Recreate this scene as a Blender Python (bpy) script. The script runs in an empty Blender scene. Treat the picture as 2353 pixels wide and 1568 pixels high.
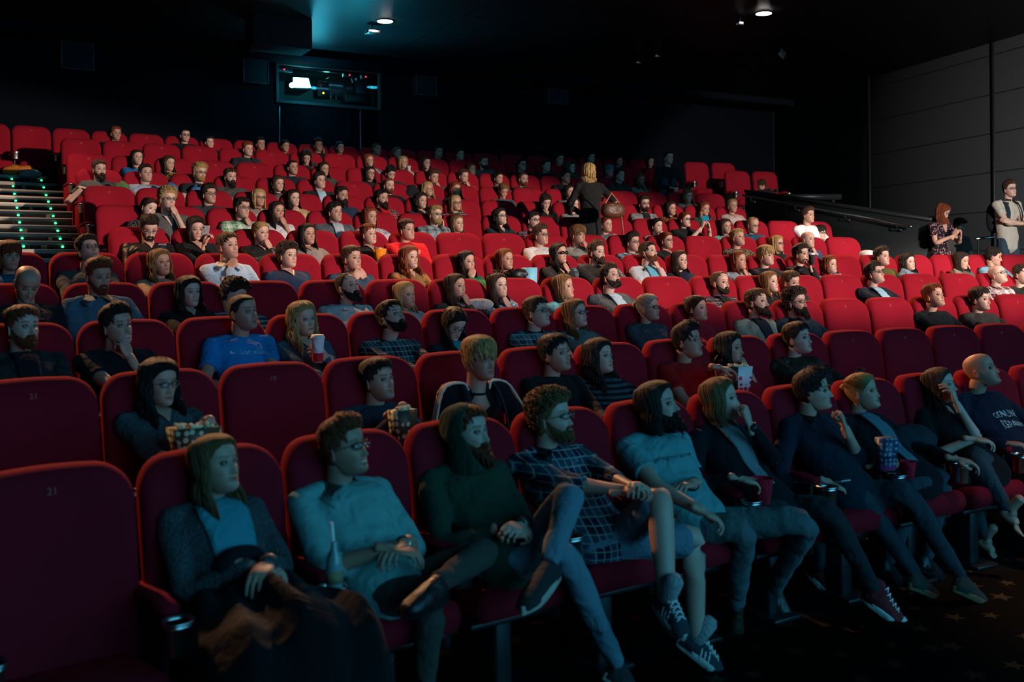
import bpy, bmesh, math, random
import numpy as np
from mathutils import Matrix, Vector
random.seed(7); rng = np.random.default_rng(7)
C = bpy.context.scene.collection
R = math.radians
pi = math.pi
# ------------------------------------------------------------------ camera
F = 2288.0; TH = 0.5091; YH = 631.84; ROLL = -0.0087; CZ = 1.816; W0 = 2353
cam_d = bpy.data.cameras.new('camera'); cam = bpy.data.objects.new('camera', cam_d); C.objects.link(cam)
cam_d.sensor_width = 36; cam_d.lens = F/W0*36; cam_d.shift_y = -(784-YH)/W0; cam_d.clip_end = 100
cam.matrix_world = Matrix.Translation((0, 0, CZ)) @ Matrix.Rotation(-TH, 4, 'Z') @ Matrix.Rotation(pi/2, 4, 'X') @ Matrix.Rotation(ROLL, 4, 'Z')
cam_d.dof.use_dof = True; cam_d.dof.focus_distance = 9.5; cam_d.dof.aperture_fstop = 2.2
bpy.context.scene.camera = cam
def ray(px, py):
    dx, dy = px-1176.5, py-YH
    x, y = dx+ROLL*dy, dy-ROLL*dx
    u, v = x/F, -y/F
    return np.array([math.sin(TH)+u*math.cos(TH), math.cos(TH)-u*math.sin(TH), v])
def K(px, py, d): return np.array([0, 0, CZ]) + ray(px, py)*d
def G(px, py, z):
    r = ray(px, py); return np.array([0, 0, CZ]) + r*((z-CZ)/r[2])
# ------------------------------------------------------------------ rows: concentric arcs facing the screen
XC, YC = 5.80, -27.891
RHO = [32.266, 33.429, 34.598, 35.783, 36.943, 38.1235, 39.257, 40.429, 41.718, 42.860, 44.084, 45.471]
A0 = [-.1632, -.157, -.1513, -.1455, -.1407, -.1205, -.1168, -.113, -.1083, -.1054, -.1017, -.1114]
ZT = [-.6665, -.4581, -.2502, -.0303, .2106, .4836, .7695, 1.0625, 1.3816, 1.713, 2.0719, 2.399]
SW = .58; HT = 1.15
FZ = [z+CZ-HT for z in ZT]                     # floor height of each row (front row about 0)
def arc(px, py, rho):
    r = ray(px, py); ox, oy = -XC, -YC
    a = r[0]**2+r[1]**2; b = 2*(r[0]*ox+r[1]*oy); c = ox*ox+oy*oy-rho*rho
    d = (-b+math.sqrt(b*b-4*a*c))/(2*a)
    return np.array([0, 0, CZ])+r*d, d
def ang(p): return math.atan2(p[0]-XC, p[1]-YC)
def polar(rho, a, z=0): return np.array([XC+rho*math.sin(a), YC+rho*math.cos(a), z])
# ------------------------------------------------------------------ mesh helpers
class M:
    def __init__(s): s.V = []; s.Q = []; s.T = []; s.c = []; s.n = 0
    def add(s, vqt, col=None):
        V, Q, T = vqt; V = np.asarray(V, float).reshape(-1, 3)
        s.V.append(V)
        if len(Q): s.Q.append(np.asarray(Q, int).reshape(-1, 4)+s.n)
        if len(T): s.T.append(np.asarray(T, int).reshape(-1, 3)+s.n)
        if col is None: col = (.5, .5, .5)
        col = np.asarray(col, float)
        s.c.append(np.broadcast_to(col, (len(V), 3)) if col.ndim == 1 else col)
        s.n += len(V); return s
    def mesh(s, name, col=False, smooth=True):
        V = np.concatenate(s.V); me = bpy.data.meshes.new(name)
        Q = np.concatenate(s.Q) if s.Q else np.zeros((0, 4), int); T = np.concatenate(s.T) if s.T else np.zeros((0, 3), int)
        me.vertices.add(len(V)); me.vertices.foreach_set('co', V.astype(np.float32).ravel())
        nl = Q.size+T.size; me.loops.add(nl); me.loops.foreach_set('vertex_index', np.concatenate([Q.ravel(), T.ravel()]).astype(np.int32))
        me.polygons.add(len(Q)+len(T))
        st = np.concatenate([np.arange(len(Q))*4, len(Q)*4+np.arange(len(T))*3]).astype(np.int32)
        me.polygons.foreach_set('loop_start', st)
        if smooth: me.polygons.foreach_set('use_smooth', np.ones(len(st), bool))
        me.update(calc_edges=True); me.validate()
        if col:
            at = me.color_attributes.new('Col', 'FLOAT_COLOR', 'POINT')
            c = np.ones((len(V), 4), np.float32); c[:, :3] = np.concatenate(s.c); at.data.foreach_set('color', c.ravel())
        return me
def ob(name, m, mat, parent=None, col=None, vc=False, smooth=True, mods=(), loc=None):
    me = m if isinstance(m, bpy.types.Mesh) else m.mesh(name, vc, smooth)
    if name not in ('hair', 'body', 'beard', 'shirt', 'jacket', 'trousers') and len(me.vertices) < 6000:
        bm = bmesh.new(); bm.from_mesh(me); bmesh.ops.recalc_face_normals(bm, faces=bm.faces); bm.to_mesh(me); bm.free()
    o = bpy.data.objects.new(name, me); C.objects.link(o)
    if mat and not me.materials: me.materials.append(mat)
    if parent: o.parent = parent
    if col is not None: o.color = (*col, 1)
    if loc is not None: o.location = loc
    for md in mods:
        if md[0] == 'R': x = o.modifiers.new('remesh', 'REMESH'); x.mode = 'VOXEL'; x.voxel_size = md[1]; x.use_smooth_shade = True
        if md[0] == 'S': x = o.modifiers.new('smooth', 'SMOOTH'); x.factor = .6; x.iterations = md[1]
        if md[0] == 'D': x = o.modifiers.new('folds', 'DISPLACE'); x.texture = md[1]; x.strength = md[2]; x.mid_level = .5; x.texture_coords = 'OBJECT'; x.texture_coords_object = md[3]
    return o
def empty(name, loc=(0, 0, 0), rz=0):
    o = bpy.data.objects.new(name, None); C.objects.link(o); o.location = loc; o.rotation_euler = (0, 0, rz); o.empty_display_size = .1
    return o
def tag(o, label=None, cat=None, group=None, kind=None):
    if label: o['label'] = label
    if cat: o['category'] = cat
    if group: o['group'] = group
    if kind: o['kind'] = kind
    return o
def cap_grid(P, cap=True):
    P = np.asarray(P, float); m, n, _ = P.shape
    V = P.reshape(-1, 3); i = np.arange(m-1)[:, None]*n; j = np.arange(n)[None, :]; k = (j+1) % n
    Q = np.stack([i+j, i+k, i+n+k, i+n+j], -1).reshape(-1, 4); T = []
    if cap:
        V = np.vstack([V, P[0].mean(0), P[-1].mean(0)]); a, b = m*n, m*n+1; jj = np.arange(n); kk = (jj+1) % n
        T = np.concatenate([np.stack([np.full(n, a), kk, jj], -1), np.stack([np.full(n, b), (m-1)*n+jj, (m-1)*n+kk], -1)])
    return V, Q, T
def tube(pts, rad, n=12, up=(0, 0, 1), e=1.0, cap=True, round_=True):
    """lofted tube; rad: list of r or (ra,rb): ra along side, rb along up-ish"""
    P = np.asarray(pts, float); N = len(P); t = np.gradient(P, axis=0); t /= np.linalg.norm(t, axis=1)[:, None]+1e-9
    rad = [(r, r) if np.isscalar(r) else r for r in rad]
    if round_:
        P = np.vstack([P[0]-t[0]*min(rad[0])*.6, P, P[-1]+t[-1]*min(rad[-1])*.6]); t = np.vstack([t[0], t, t[-1]])
        rad = [tuple(.55*x for x in rad[0])]+rad+[tuple(.55*x for x in rad[-1])]
    th = np.linspace(0, 2*pi, n, endpoint=False); out = []
    for p, tt, r in zip(P, t, rad):
        u = np.array(up, float); s = np.cross(tt, u)
        if np.linalg.norm(s) < 1e-3: s = np.cross(tt, (0, 1, .1))
        s /= np.linalg.norm(s); v = np.cross(s, tt)
        c, sn = np.cos(th), np.sin(th)
        if e != 1: c = np.sign(c)*abs(c)**e; sn = np.sign(sn)*abs(sn)**e
        out.append(p+np.outer(c, s)*r[0]+np.outer(sn, v)*r[1])
    return cap_grid(out)
def spl(pts, n):
    P = np.asarray(pts, float); m = len(P)
    Q = np.vstack([2*P[0]-P[1], P, 2*P[-1]-P[-2]]); o = []
    for x in np.linspace(0, m-1-1e-9, n):
        i = int(x); f = x-i; a, b, c, d = Q[i:i+4]
        o.append(.5*(2*b+(c-a)*f+(2*a-5*b+4*c-d)*f*f+(3*b-a-3*c+d)*f**3))
    return np.array(o)
def ell(c, r, n=14, m=10, rot=None, e=1.0):
    v = np.linspace(-pi/2, pi/2, m+2)[1:-1]; u = np.linspace(0, 2*pi, n, endpoint=False)
    f = lambda x: np.sign(x)*abs(x)**e
    P = np.stack([np.outer(f(np.cos(v)), f(np.cos(u))), np.outer(f(np.cos(v)), f(np.sin(u))), np.outer(f(np.sin(v)), np.ones(n))], -1)*np.array(r)
    V, Q, T = cap_grid(P); V[-2] = (0, 0, -r[2]); V[-1] = (0, 0, r[2])
    if rot is not None: V = V@np.array(rot).T
    return V+np.array(c), Q, T
def box(c, s, r=.0):
    """box centre c, full size s, small chamfer r"""
    s = np.array(s)/2.; c = np.array(c, float); r = min(r, .9*s.min())
    o = np.array([(-1, -1), (1, -1), (1, 1), (-1, 1)])
    if r <= 0:
        P = [[(x*s[0], y*s[1], z) for x, y in o] for z in (-s[2], s[2])]
        return cap_grid_flat(np.array(P)+c)
    def ring(ix, z, rr):
        L = []
        for k, (x, y) in enumerate(o):
            cx, cy = x*(s[0]-rr-ix), y*(s[1]-rr-ix)
            for a in (0, .5, 1):
                t = math.atan2(-1, 0)+pi/2*(k-.0)+a*pi/2-pi/2*1+ (0)
                t = -pi+k*pi/2+a*pi/2
                L.append((cx+rr*math.cos(t), cy+rr*math.sin(t), z))
        return L
    P = [ring(r*.8, -s[2], r*.2+1e-4), ring(r*.3, -s[2]+r*.3, r*.7), ring(0, -s[2]+r, r), ring(0, s[2]-r, r), ring(r*.3, s[2]-r*.3, r*.7), ring(r*.8, s[2], r*.2+1e-4)]
    return cap_grid(np.array(P)+c)
def cap_grid_flat(P):
    V, Q, T = cap_grid(P, False); V = V; n = P.shape[1]; m = P.shape[0]
    return V, np.vstack([Q, [[3, 2, 1, 0]], [[(m-1)*n+k for k in range(4)]]]), []
def xf(vqt, Mx=None, t=(0, 0, 0)):
    V, Q, T = vqt
    if Mx is not None: V = V@np.array(Mx).T
    return V+np.array(t), Q, T
def rot(ax, a):
    return np.array(Matrix.Rotation(a, 3, ax))
def frame(y, z):
    """3x3 with columns x,y,z from desired +Y and approximate +Z"""
    y = np.array(y, float); y /= np.linalg.norm(y); z = np.array(z, float); x = np.cross(y, z)
    if np.linalg.norm(x) < 1e-4: x = np.cross(y, (1, 0, .1))
    x /= np.linalg.norm(x); z = np.cross(x, y); return np.stack([x, y, z], 1)
def sm(a, b, x): t = np.clip((x-a)/(b-a), 0, 1); return t*t*(3-2*t)
def s2l(h):
    c = [int(h[i:i+2], 16)/255 for i in (0, 2, 4)]
    return tuple(x/12.92 if x < .04045 else ((x+.055)/1.055)**2.4 for x in c)
# ------------------------------------------------------------------ materials
def newmat(name):
    m = bpy.data.materials.new(name); m.use_nodes = True; nt = m.node_tree
    return m, nt, nt.nodes['Principled BSDF'], nt.nodes, nt.links
def node(nt, t, **kw):
    n = nt.nodes.new(t)
    for k, v in kw.items():
        if k == 'I':
            for a, b in v.items():
                if hasattr(b, 'is_output'): nt.links.new(b, n.inputs[a])
                else: n.inputs[a].default_value = b
        else: setattr(n, k, v)
    return n
def mth(nt, op, a, b=0.0, c=None):
    n = nt.nodes.new('ShaderNodeMath'); n.operation = op
    for i, v in enumerate((a, b) if c is None else (a, b, c)):
        if hasattr(v, 'is_output'): nt.links.new(v, n.inputs[i])
        else: n.inputs[i].default_value = v
    return n.outputs[0]
def mixc(nt, f, a, b, bt='MIX'):
    n = nt.nodes.new('ShaderNodeMix'); n.data_type = 'RGBA'; n.blend_type = bt
    for i, v in ((0, f), (6, a), (7, b)):
        if hasattr(v, 'is_output'): nt.links.new(v, n.inputs[i])
        else: n.inputs[i].default_value = v if i == 0 else (*v, 1)
    return n.outputs[2]
def simple(name, col, rough=.5, metal=0, bump=0, bscale=200, var=.15, spec=.5, coat=0):
    m, nt, p, N, L = newmat(name)
    tc = node(nt, 'ShaderNodeTexCoord'); no = node(nt, 'ShaderNodeTexNoise', I={'Vector': tc.outputs['Object'], 'Scale': bscale, 'Detail': 3.0})
    c = mixc(nt, no.outputs[0], tuple(x*(1-var) for x in col), tuple(min(1, x*(1+var)) for x in col)); L.new(c, p.inputs['Base Color'])
    p.inputs['Roughness'].default_value = rough; p.inputs['Metallic'].default_value = metal; p.inputs['Specular IOR Level'].default_value = spec
    p.inputs['Coat Weight'].default_value = coat
    if bump:
        b = node(nt, 'ShaderNodeBump', I={'Height': no.outputs[0], 'Strength': bump, 'Distance': .002}); L.new(b.outputs[0], p.inputs['Normal'])
    return m
def emis(name, col, st):
    m, nt, p, N, L = newmat(name); p.inputs['Base Color'].default_value = (.02, .02, .02, 1)
    p.inputs['Emission Color'].default_value = (*col, 1); p.inputs['Emission Strength'].default_value = st; return m
MAT = {}
def velvet():
    m, nt, p, N, L = newmat('red_velvet'); tc = node(nt, 'ShaderNodeTexCoord')
    n1 = node(nt, 'ShaderNodeTexNoise', I={'Vector': tc.outputs['Object'], 'Scale': 5.0, 'Detail': 4.0}); n2 = node(nt, 'ShaderNodeTexNoise', I={'Vector': tc.outputs['Object'], 'Scale': 420.0, 'Detail': 2.0})
    c = mixc(nt, n1.outputs[0], (.20, .0055, .013), (.285, .0075, .018)); L.new(c, p.inputs['Base Color'])
    p.inputs['Roughness'].default_value = .95; p.inputs['Specular IOR Level'].default_value = .1
    p.inputs['Sheen Weight'].default_value = .22; p.inputs['Sheen Roughness'].default_value = .4; p.inputs['Sheen Tint'].default_value = (1, .02, .03, 1)
    b = node(nt, 'ShaderNodeBump', I={'Height': n2.outputs[0], 'Strength': .35, 'Distance': .002}); L.new(b.outputs[0], p.inputs['Normal']); return m
MAT['velvet'] = velvet()
def cloth(kind):
    m, nt, p, N, L = newmat('cloth_'+kind); oi = node(nt, 'ShaderNodeObjectInfo'); col = oi.outputs['Color']
    tc = node(nt, 'ShaderNodeTexCoord'); O = tc.outputs['Object']
    al = node(nt, 'ShaderNodeAttribute', attribute_type='OBJECT', attribute_name='alt').outputs['Color']
    sx = node(nt, 'ShaderNodeSeparateXYZ', I={0: O}); X, Y, Z = sx.outputs
    big = node(nt, 'ShaderNodeTexNoise', I={'Vector': O, 'Scale': 9.0, 'Detail': 3.0, 'Distortion': .6}); fine = node(nt, 'ShaderNodeTexNoise', I={'Vector': O, 'Scale': 260.0})
    h = mth(nt, 'ADD', mth(nt, 'MULTIPLY', big.outputs[0], 1.0), mth(nt, 'MULTIPLY', fine.outputs[0], .06)); rough = .9; dist = .034; base = col
    if kind == 'plaid':
        f = []
        for a, k in ((X, 62.), (Z, 62.)):
            s = mth(nt, 'SINE', mth(nt, 'MULTIPLY', a, k)); f.append(mth(nt, 'GREATER_THAN', s, 0.15)); 
        g = mth(nt, 'MULTIPLY', mth(nt, 'ADD', f[0], f[1]), .5)
        ln = mth(nt, 'MAXIMUM', mth(nt, 'GREATER_THAN', mth(nt, 'SINE', mth(nt, 'MULTIPLY', X, 186.)), .92), mth(nt, 'GREATER_THAN', mth(nt, 'SINE', mth(nt, 'MULTIPLY', Z, 186.)), .92))
        base = mixc(nt, g, col, al); base = mixc(nt, mth(nt, 'MULTIPLY', ln, .35), base, (.7, .7, .6))
    if kind == 'stripe': base = mixc(nt, mth(nt, 'GREATER_THAN', mth(nt, 'SINE', mth(nt, 'MULTIPLY', Z, 190.)), .0), col, al)
    if kind in ('dots', 'floral', 'camo'):
        sc = {'dots': 60., 'floral': 38., 'camo': 16.}[kind]
        vo = node(nt, 'ShaderNodeTexVoronoi', I={'Vector': O, 'Scale': sc, 'Randomness': .1 if kind == 'dots' else 1.})
        f = mth(nt, 'LESS_THAN', mth(nt, 'ADD', vo.outputs['Distance'], mth(nt, 'MULTIPLY', fine.outputs[0], .1)), {'dots': .33, 'floral': .42, 'camo': .5}[kind])
        base = mixc(nt, f, col, al)
    if kind == 'leather': rough = .38; dist = .03
    if kind == 'puffer':
        s = mth(nt, 'ABSOLUTE', mth(nt, 'SINE', mth(nt, 'MULTIPLY', Z, 42.))); h = mth(nt, 'ADD', h, mth(nt, 'MULTIPLY', s, 1.3)); rough = .5; dist = .02
    if kind == 'knit':
        w = node(nt, 'ShaderNodeTexVoronoi', I={'Vector': O, 'Scale': 140.}); h = mth(nt, 'ADD', h, mth(nt, 'MULTIPLY', w.outputs[0], .25))
        base = mixc(nt, mth(nt, 'MULTIPLY', w.outputs[0], .5), col, mixc(nt, .5, col, (.4, .4, .4)))
    if kind == 'denim': base = mixc(nt, mth(nt, 'MULTIPLY', fine.outputs[0], .5), col, mixc(nt, .14, col, (.5, .55, .6)))
    L.new(base, p.inputs['Base Color']); p.inputs['Roughness'].default_value = rough
    p.inputs['Specular IOR Level'].default_value = .5 if rough < .6 else .2
    p.inputs['Sheen Weight'].default_value = 0 if rough < .6 else .03
    b = node(nt, 'ShaderNodeBump', I={'Height': h, 'Strength': .9, 'Distance': dist}); L.new(b.outputs[0], p.inputs['Normal']); return m
for k in ('plain', 'plaid', 'stripe', 'dots', 'floral', 'camo', 'leather', 'puffer', 'knit', 'denim'): MAT[k] = cloth(k)
def skin():
    m, nt, p, N, L = newmat('skin'); a = node(nt, 'ShaderNodeVertexColor', layer_name='Col'); tc = node(nt, 'ShaderNodeTexCoord')
    n = node(nt, 'ShaderNodeTexNoise', I={'Vector': tc.outputs['Object'], 'Scale': 30.0, 'Detail': 4.0})
    c = mixc(nt, mth(nt, 'MULTIPLY', n.outputs[0], .3), a.outputs[0], (.38, .13, .09)); L.new(c, p.inputs['Base Color'])
    p.inputs['Roughness'].default_value = .5; p.inputs['Specular IOR Level'].default_value = .35
    n2 = node(nt, 'ShaderNodeTexNoise', I={'Vector': tc.outputs['Object'], 'Scale': 300.0})
    b = node(nt, 'ShaderNodeBump', I={'Height': n2.outputs[0], 'Strength': .15, 'Distance': .001}); L.new(b.outputs[0], p.inputs['Normal']); return m
MAT['skin'] = skin()
def flatcloth():
    m, nt, p, N, L = newmat('collar_cloth'); oi = node(nt, 'ShaderNodeObjectInfo'); L.new(oi.outputs['Color'], p.inputs['Base Color']); p.inputs['Roughness'].default_value = .9; return m
MAT['flat'] = flatcloth()
MAT['skin2'] = simple('skin_foot', (.46, .24, .165), .5)
def hairmat():
    m, nt, p, N, L = newmat('hair'); oi = node(nt, 'ShaderNodeObjectInfo'); a = node(nt, 'ShaderNodeAttribute', attribute_name='strand')
    sx = node(nt, 'ShaderNodeSeparateXYZ', I={0: a.outputs['Vector']})
    cv = node(nt, 'ShaderNodeCombineXYZ', I={0: mth(nt, 'MULTIPLY', sx.outputs[0], 26.), 1: mth(nt, 'MULTIPLY', sx.outputs[1], 2.2), 2: 0.0})
    n = node(nt, 'ShaderNodeTexNoise', I={'Vector': cv.outputs[0], 'Scale': 1.0, 'Detail': 5.0, 'Roughness': .7})
    dk = mixc(nt, 1., oi.outputs['Color'], (.3, .28, .27), 'MULTIPLY'); lt = mixc(nt, 1., oi.outputs['Color'], (1.35, 1.3, 1.25), 'MULTIPLY')
    L.new(mixc(nt, mth(nt, 'MULTIPLY', mth(nt, 'SUBTRACT', n.outputs[0], .3), 2.2), dk, lt), p.inputs['Base Color'])
    p.inputs['Roughness'].default_value = .55; p.inputs['Specular IOR Level'].default_value = .35
    b = node(nt, 'ShaderNodeBump', I={'Height': n.outputs[0], 'Strength': 1.0, 'Distance': .012}); L.new(b.outputs[0], p.inputs['Normal']); return m
MAT['hair'] = hairmat()
MAT['black'] = simple('black_plastic', (.012, .012, .013), .45)
MAT['frame'] = simple('glasses_frame', (.01, .009, .009), .3)
MAT['chrome'] = simple('brushed_metal', (.62, .6, .57), .28, 1, .2, 90)
MAT['darkmetal'] = simple('dark_metal', (.08, .1, .11), .4, .9)
MAT['print'] = simple('white_print', (.5, .5, .5), .8)
MAT['num'] = simple('seat_number_print', (.34, .09, .08), .8)
MAT['white'] = simple('white_paper', (.8, .8, .78), .6)
MAT['rubber'] = simple('white_rubber', (.62, .6, .56), .6)
MAT['redcup'] = simple('red_paper', (.6, .01, .02), .5)
def lensmat():
    m, nt, p, N, L = newmat('lens_glass'); g = node(nt, 'ShaderNodeBsdfGlossy', I={'Roughness': .05}); t = node(nt, 'ShaderNodeBsdfTransparent', I={0: (.93, .95, .96, 1)})
    lw = node(nt, 'ShaderNodeLayerWeight', I={0: .25}); mx = node(nt, 'ShaderNodeMixShader', I={0: mth(nt, 'ADD', .05, mth(nt, 'MULTIPLY', lw.outputs[1], .3)), 1: t.outputs[0], 2: g.outputs[0]})
    L.new(mx.outputs[0], N['Material Output'].inputs[0]); return m
MAT['lens'] = lensmat()
TEX = bpy.data.textures.new('folds', 'CLOUDS'); TEX.noise_scale = .11; TEX.noise_depth = 2
# ------------------------------------------------------------------ head
ZK = np.array([-.120, -.113, -.098, -.078, -.050, -.020, .010, .040, .070, .092, .108, .117, .1205])
HW = np.array([.010, .029, .045, .0555, .063, .0705, .0740, .0765, .0750, .066, .0475, .024, .003])
HFR = np.array([.066, .083, .092, .0915, .0905, .0890, .0890, .0945, .0895, .0750, .0500, .0220, -.002])
HB = np.array([-.035, -.018, .004, .032, .060, .083, .096, .1010, .0970, .0840, .0610, .0330, .010])
def catmull(x, xp, fp):
    m = np.gradient(fp, xp); i = np.clip(np.searchsorted(xp, x)-1, 0, len(xp)-2); h = xp[i+1]-xp[i]; t = (x-xp[i])/h
    return (2*t**3-3*t**2+1)*fp[i]+(t**3-2*t**2+t)*h*m[i]+(-2*t**3+3*t**2)*fp[i+1]+(t**3-t**2)*h*m[i+1]
def zcols(hi):
    if hi: a = np.concatenate([np.linspace(-.1195, -.1, 7), np.linspace(-.097, .035, 56), np.linspace(.04, .108, 16), np.linspace(.112, .1202, 5)]); n = 76
    else: a = np.concatenate([np.linspace(-.1195, -.1, 5), np.linspace(-.095, .032, 34), np.linspace(.04, .108, 9), np.linspace(.112, .1202, 4)]); n = 46
    t = np.linspace(-1, 1, n, endpoint=False); ph = pi*np.sign(t)*abs(t)**1.45
    return a, ph
def base_xyz(Z, PH, k=1.0):
    w = catmull(Z, ZK, HW); f = catmull(Z, ZK, HFR); b = catmull(Z, ZK, HB)
    s, c = np.sin(PH), np.cos(PH); e = .86
    sx = np.sign(s)*abs(s)**e; cf = np.where(c > 0, abs(c)**.9, -abs(c)**1.0)
    cy = (b-f)/2*.35
    y = np.where(c > 0, cy-(f+cy)*cf, cy-(b-cy)*cf)
    return np.stack([w*sx*k, y, Z], -1)
def head_mesh(hi, p):
    """p: jaw (width factor), fem, smile 0..2, skin rgb, brow rgb, stub 0..1 -> V,Q,T,col and grid"""
    z, ph = zcols(hi); Z, PH = np.meshgrid(z, ph, indexing='ij'); P = base_xyz(Z, PH)
    x = P[..., 0]; fr = sm(-.1, .55, np.cos(PH)); g = lambda x0, z0, sx_, sz_: np.exp(-((abs(x)-x0)/sx_)**2-((Z-z0)/sz_)**2)
    jaw = 1+(p['jaw']-1)*sm(.0, -.09, Z); P[..., 0] *= jaw; x = P[..., 0]
    t = np.clip((.012-Z)/.056, 0, 1); low = sm(-.053, -.046, Z)
    nose = (.004+.0225*t**1.15)*np.exp(-(x/(.0062+.0062*t))**2)*sm(.024, .006, Z)*low*p['nose']
    d = nose+.0065*g(.0125, -.0435, .0052, .0058)-.0105*g(.031, -.001, .0165, .0105)+.0042*g(.029, .021, .020, .008)+.004*g(.044, -.028, .014, .016)
    d += -.003*np.exp(-(x/.01)**2-((Z-.016)/.01)**2)
    fem = p['fem']; lf = .0048+.0018*fem; zc = -.0695+p['smile']*.10*x**2/.02*.35
    wl = .022+.004*min(p['smile'], 1); lx = np.exp(-(abs(x)/wl)**4)
    d += lx*(lf*np.exp(-((Z-zc-.0055)/.0038)**2)+lf*1.1*np.exp(-((Z-zc+.0065)/.0045)**2)-.005*np.exp(-((Z-zc)/.0019)**2))
    d += .0065*np.exp(-(x/.019)**2-((Z+.101)/.013)**2)-.0035*np.exp(-(x/.02)**2-((Z+.086)/.006)**2)
    d += .004*p['smile']*g(.035, -.045, .012, .014)-.0025*g(.0275, -.052, .005, .015)
    d -= .003*g(.058, -.045, .012, .02)*fr
    P[..., 1] -= d*fr; P[..., 0] += .003*g(.055, -.026, .015, .02)*np.sign(x)
    # colours
    sk = np.array(p['skin']); col = np.broadcast_to(sk, P.shape).copy()
    def paint(mask, c): col[:] = col*(1-mask[..., None])+np.array(c)*mask[..., None]
    paint(np.clip(.35*g(.045, -.035, .02, .018)*fr+.3*np.exp(-(x/.014)**2-((Z+.042)/.012)**2)*fr, 0, 1), sk*np.array([1.0, .68, .66]))
    if p['stub'] > 0: paint(p['stub']*sm(-.045, -.065, Z-.25*np.maximum(abs(x)-.03, 0))*fr*.75, sk*.3)
    lipm = lx*np.exp(-((Z-zc)/.0085)**4)*fr; paint(np.clip(lipm, 0, 1)*(.8+.2*fem), sk*np.array([.80, .34, .34]))
    paint(lx*np.exp(-((Z-zc)/.0014)**2)*fr*.8, sk*.22)
    if p['smile'] >= 1.5: paint(np.exp(-(abs(x)/.018)**4)*np.exp(-((Z-zc-.0005)/.0032)**4)*fr, (.75, .72, .66))
    bz = .0225+.004*np.sin((abs(x)-.012)*60); paint(np.exp(-((Z-bz)/(.0046-.0014*fem))**2)*sm(.009, .014, abs(x))*sm(.055, .045, abs(x))*fr*.95, p['brow'])
    ew = np.exp(-((abs(x)-.031)/.0175)**4)*np.exp(-((Z-.0062)/.0026)**2)*fr; paint(ew*.8, (.03, .02, .018))
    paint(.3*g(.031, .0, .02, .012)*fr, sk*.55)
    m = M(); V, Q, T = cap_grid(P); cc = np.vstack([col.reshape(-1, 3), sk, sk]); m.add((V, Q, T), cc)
    n, k = (18, 12) if hi else (12, 8)
    for sg in (-1, 1):
        te = np.linspace(0, 2*pi, n, endpoint=False); rr_ = [.0005, .0022, .0027, .0058, .0064, .0095, .0122, .0100]; P_e = []
        for q_ in rr_[:-1]: yv = -.0118*math.sqrt(max(1-(q_/.0128)**2, 0)); P_e.append(np.stack([q_*np.cos(te), np.full(n, yv), np.minimum(q_, 99)*np.sin(te)*(1 if q_ < .007 else .78)], -1))
        P_e.append(np.stack([.006*np.cos(te), np.full(n, .004), .006*np.sin(te)], -1)); V, Q, T = cap_grid(P_e)
        ecol = np.concatenate([np.tile(np.array([c_]), (n, 1)) for c_ in ((.004,)*3, (.004,)*3, p['iris'], p['iris'], (.38, .35, .33), (.38, .35, .33), (.34, .29, .27), (.3, .26, .24))]+[np.array([(.004,)*3, (.4,)*3])])
        er_ = rot('Z', p.get('gx', 0)); V = V@er_.T; m.add((V+np.array([sg*.031, -.0808, .0005]), Q, T), ecol)
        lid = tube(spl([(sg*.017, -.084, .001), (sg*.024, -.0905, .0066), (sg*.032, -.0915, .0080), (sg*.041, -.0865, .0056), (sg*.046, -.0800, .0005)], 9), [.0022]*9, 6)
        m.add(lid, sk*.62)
        lash = tube(spl([(sg*.018, -.0865, .0005), (sg*.024, -.0925, .0050), (sg*.032, -.0940, .0062), (sg*.041, -.0888, .0040), (sg*.047, -.0815, -.0010)], 9), [.0014]*9, 5)
        m.add(lash, (.015, .01, .01))
        # ear
        er = rot('Z', sg*.35)@rot('X', -.12)
        E_, Q, T = ell((0, 0, 0), (.009, .019, .032), 14, 10); E_[:, 1] *= 1+.35*(E_[:, 2] > 0)*E_[:, 2]/.03
        dent = np.exp(-((E_[:, 1])/.011)**2-((E_[:, 2]-.003)/.016)**2)*(E_[:, 0]*sg > 0); E_[:, 0] -= sg*.007*dent
        m.add((E_@er.T+np.array([sg*.077, .012, -.010]), Q, T), sk*np.array([.95, .75, .72]))
    return m, P, PH
# ------------------------------------------------------------------ hair, beard on the head's own grid
def nz(seed, a, b, fa, fb):
    r = np.random.default_rng(seed); o = 0
    for k in range(5):
        p = r.uniform(0, 6.28, 3); q = r.uniform(.6, 1.5, 2); o = o+np.sin(a*fa*q[0]*(1+k*.6)+p[0]+1.3*np.sin(b*fb*q[1]+p[1]))*np.cos(b*fb*q[1]*(1+k*.5)+p[2])/(1+k*.5)
    return o/2.2
def strand_attr(me, S):
    at = me.attributes.new('strand', 'FLOAT_VECTOR', 'POINT'); at.data.foreach_set('vector', np.concatenate(S).astype(np.float32).ravel())
def shell(P, w, off, S):
    """closed-looking shell: copies the head grid, pushed out by off where w>0, sunk where w==0; only faces touching w>0"""
    c = np.array([0, .01, .0]); N = P-c; N /= np.linalg.norm(N, axis=-1)[..., None]
    W = P+N*(np.where(w > .02, off*w, -.004))[..., None]
    m, n = w.shape; V, Q, T = cap_grid(W); keep = (w.reshape(-1)[Q] > .02).any(1); Q = Q[keep]
    if w[-1].max() < .02: T = []
    else: T = [t for t in T if m*n+1 in t]
    return (V, Q, T), np.vstack([S.reshape(-1, 3), [0, 0, 0], [0, 1, 0]])
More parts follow.
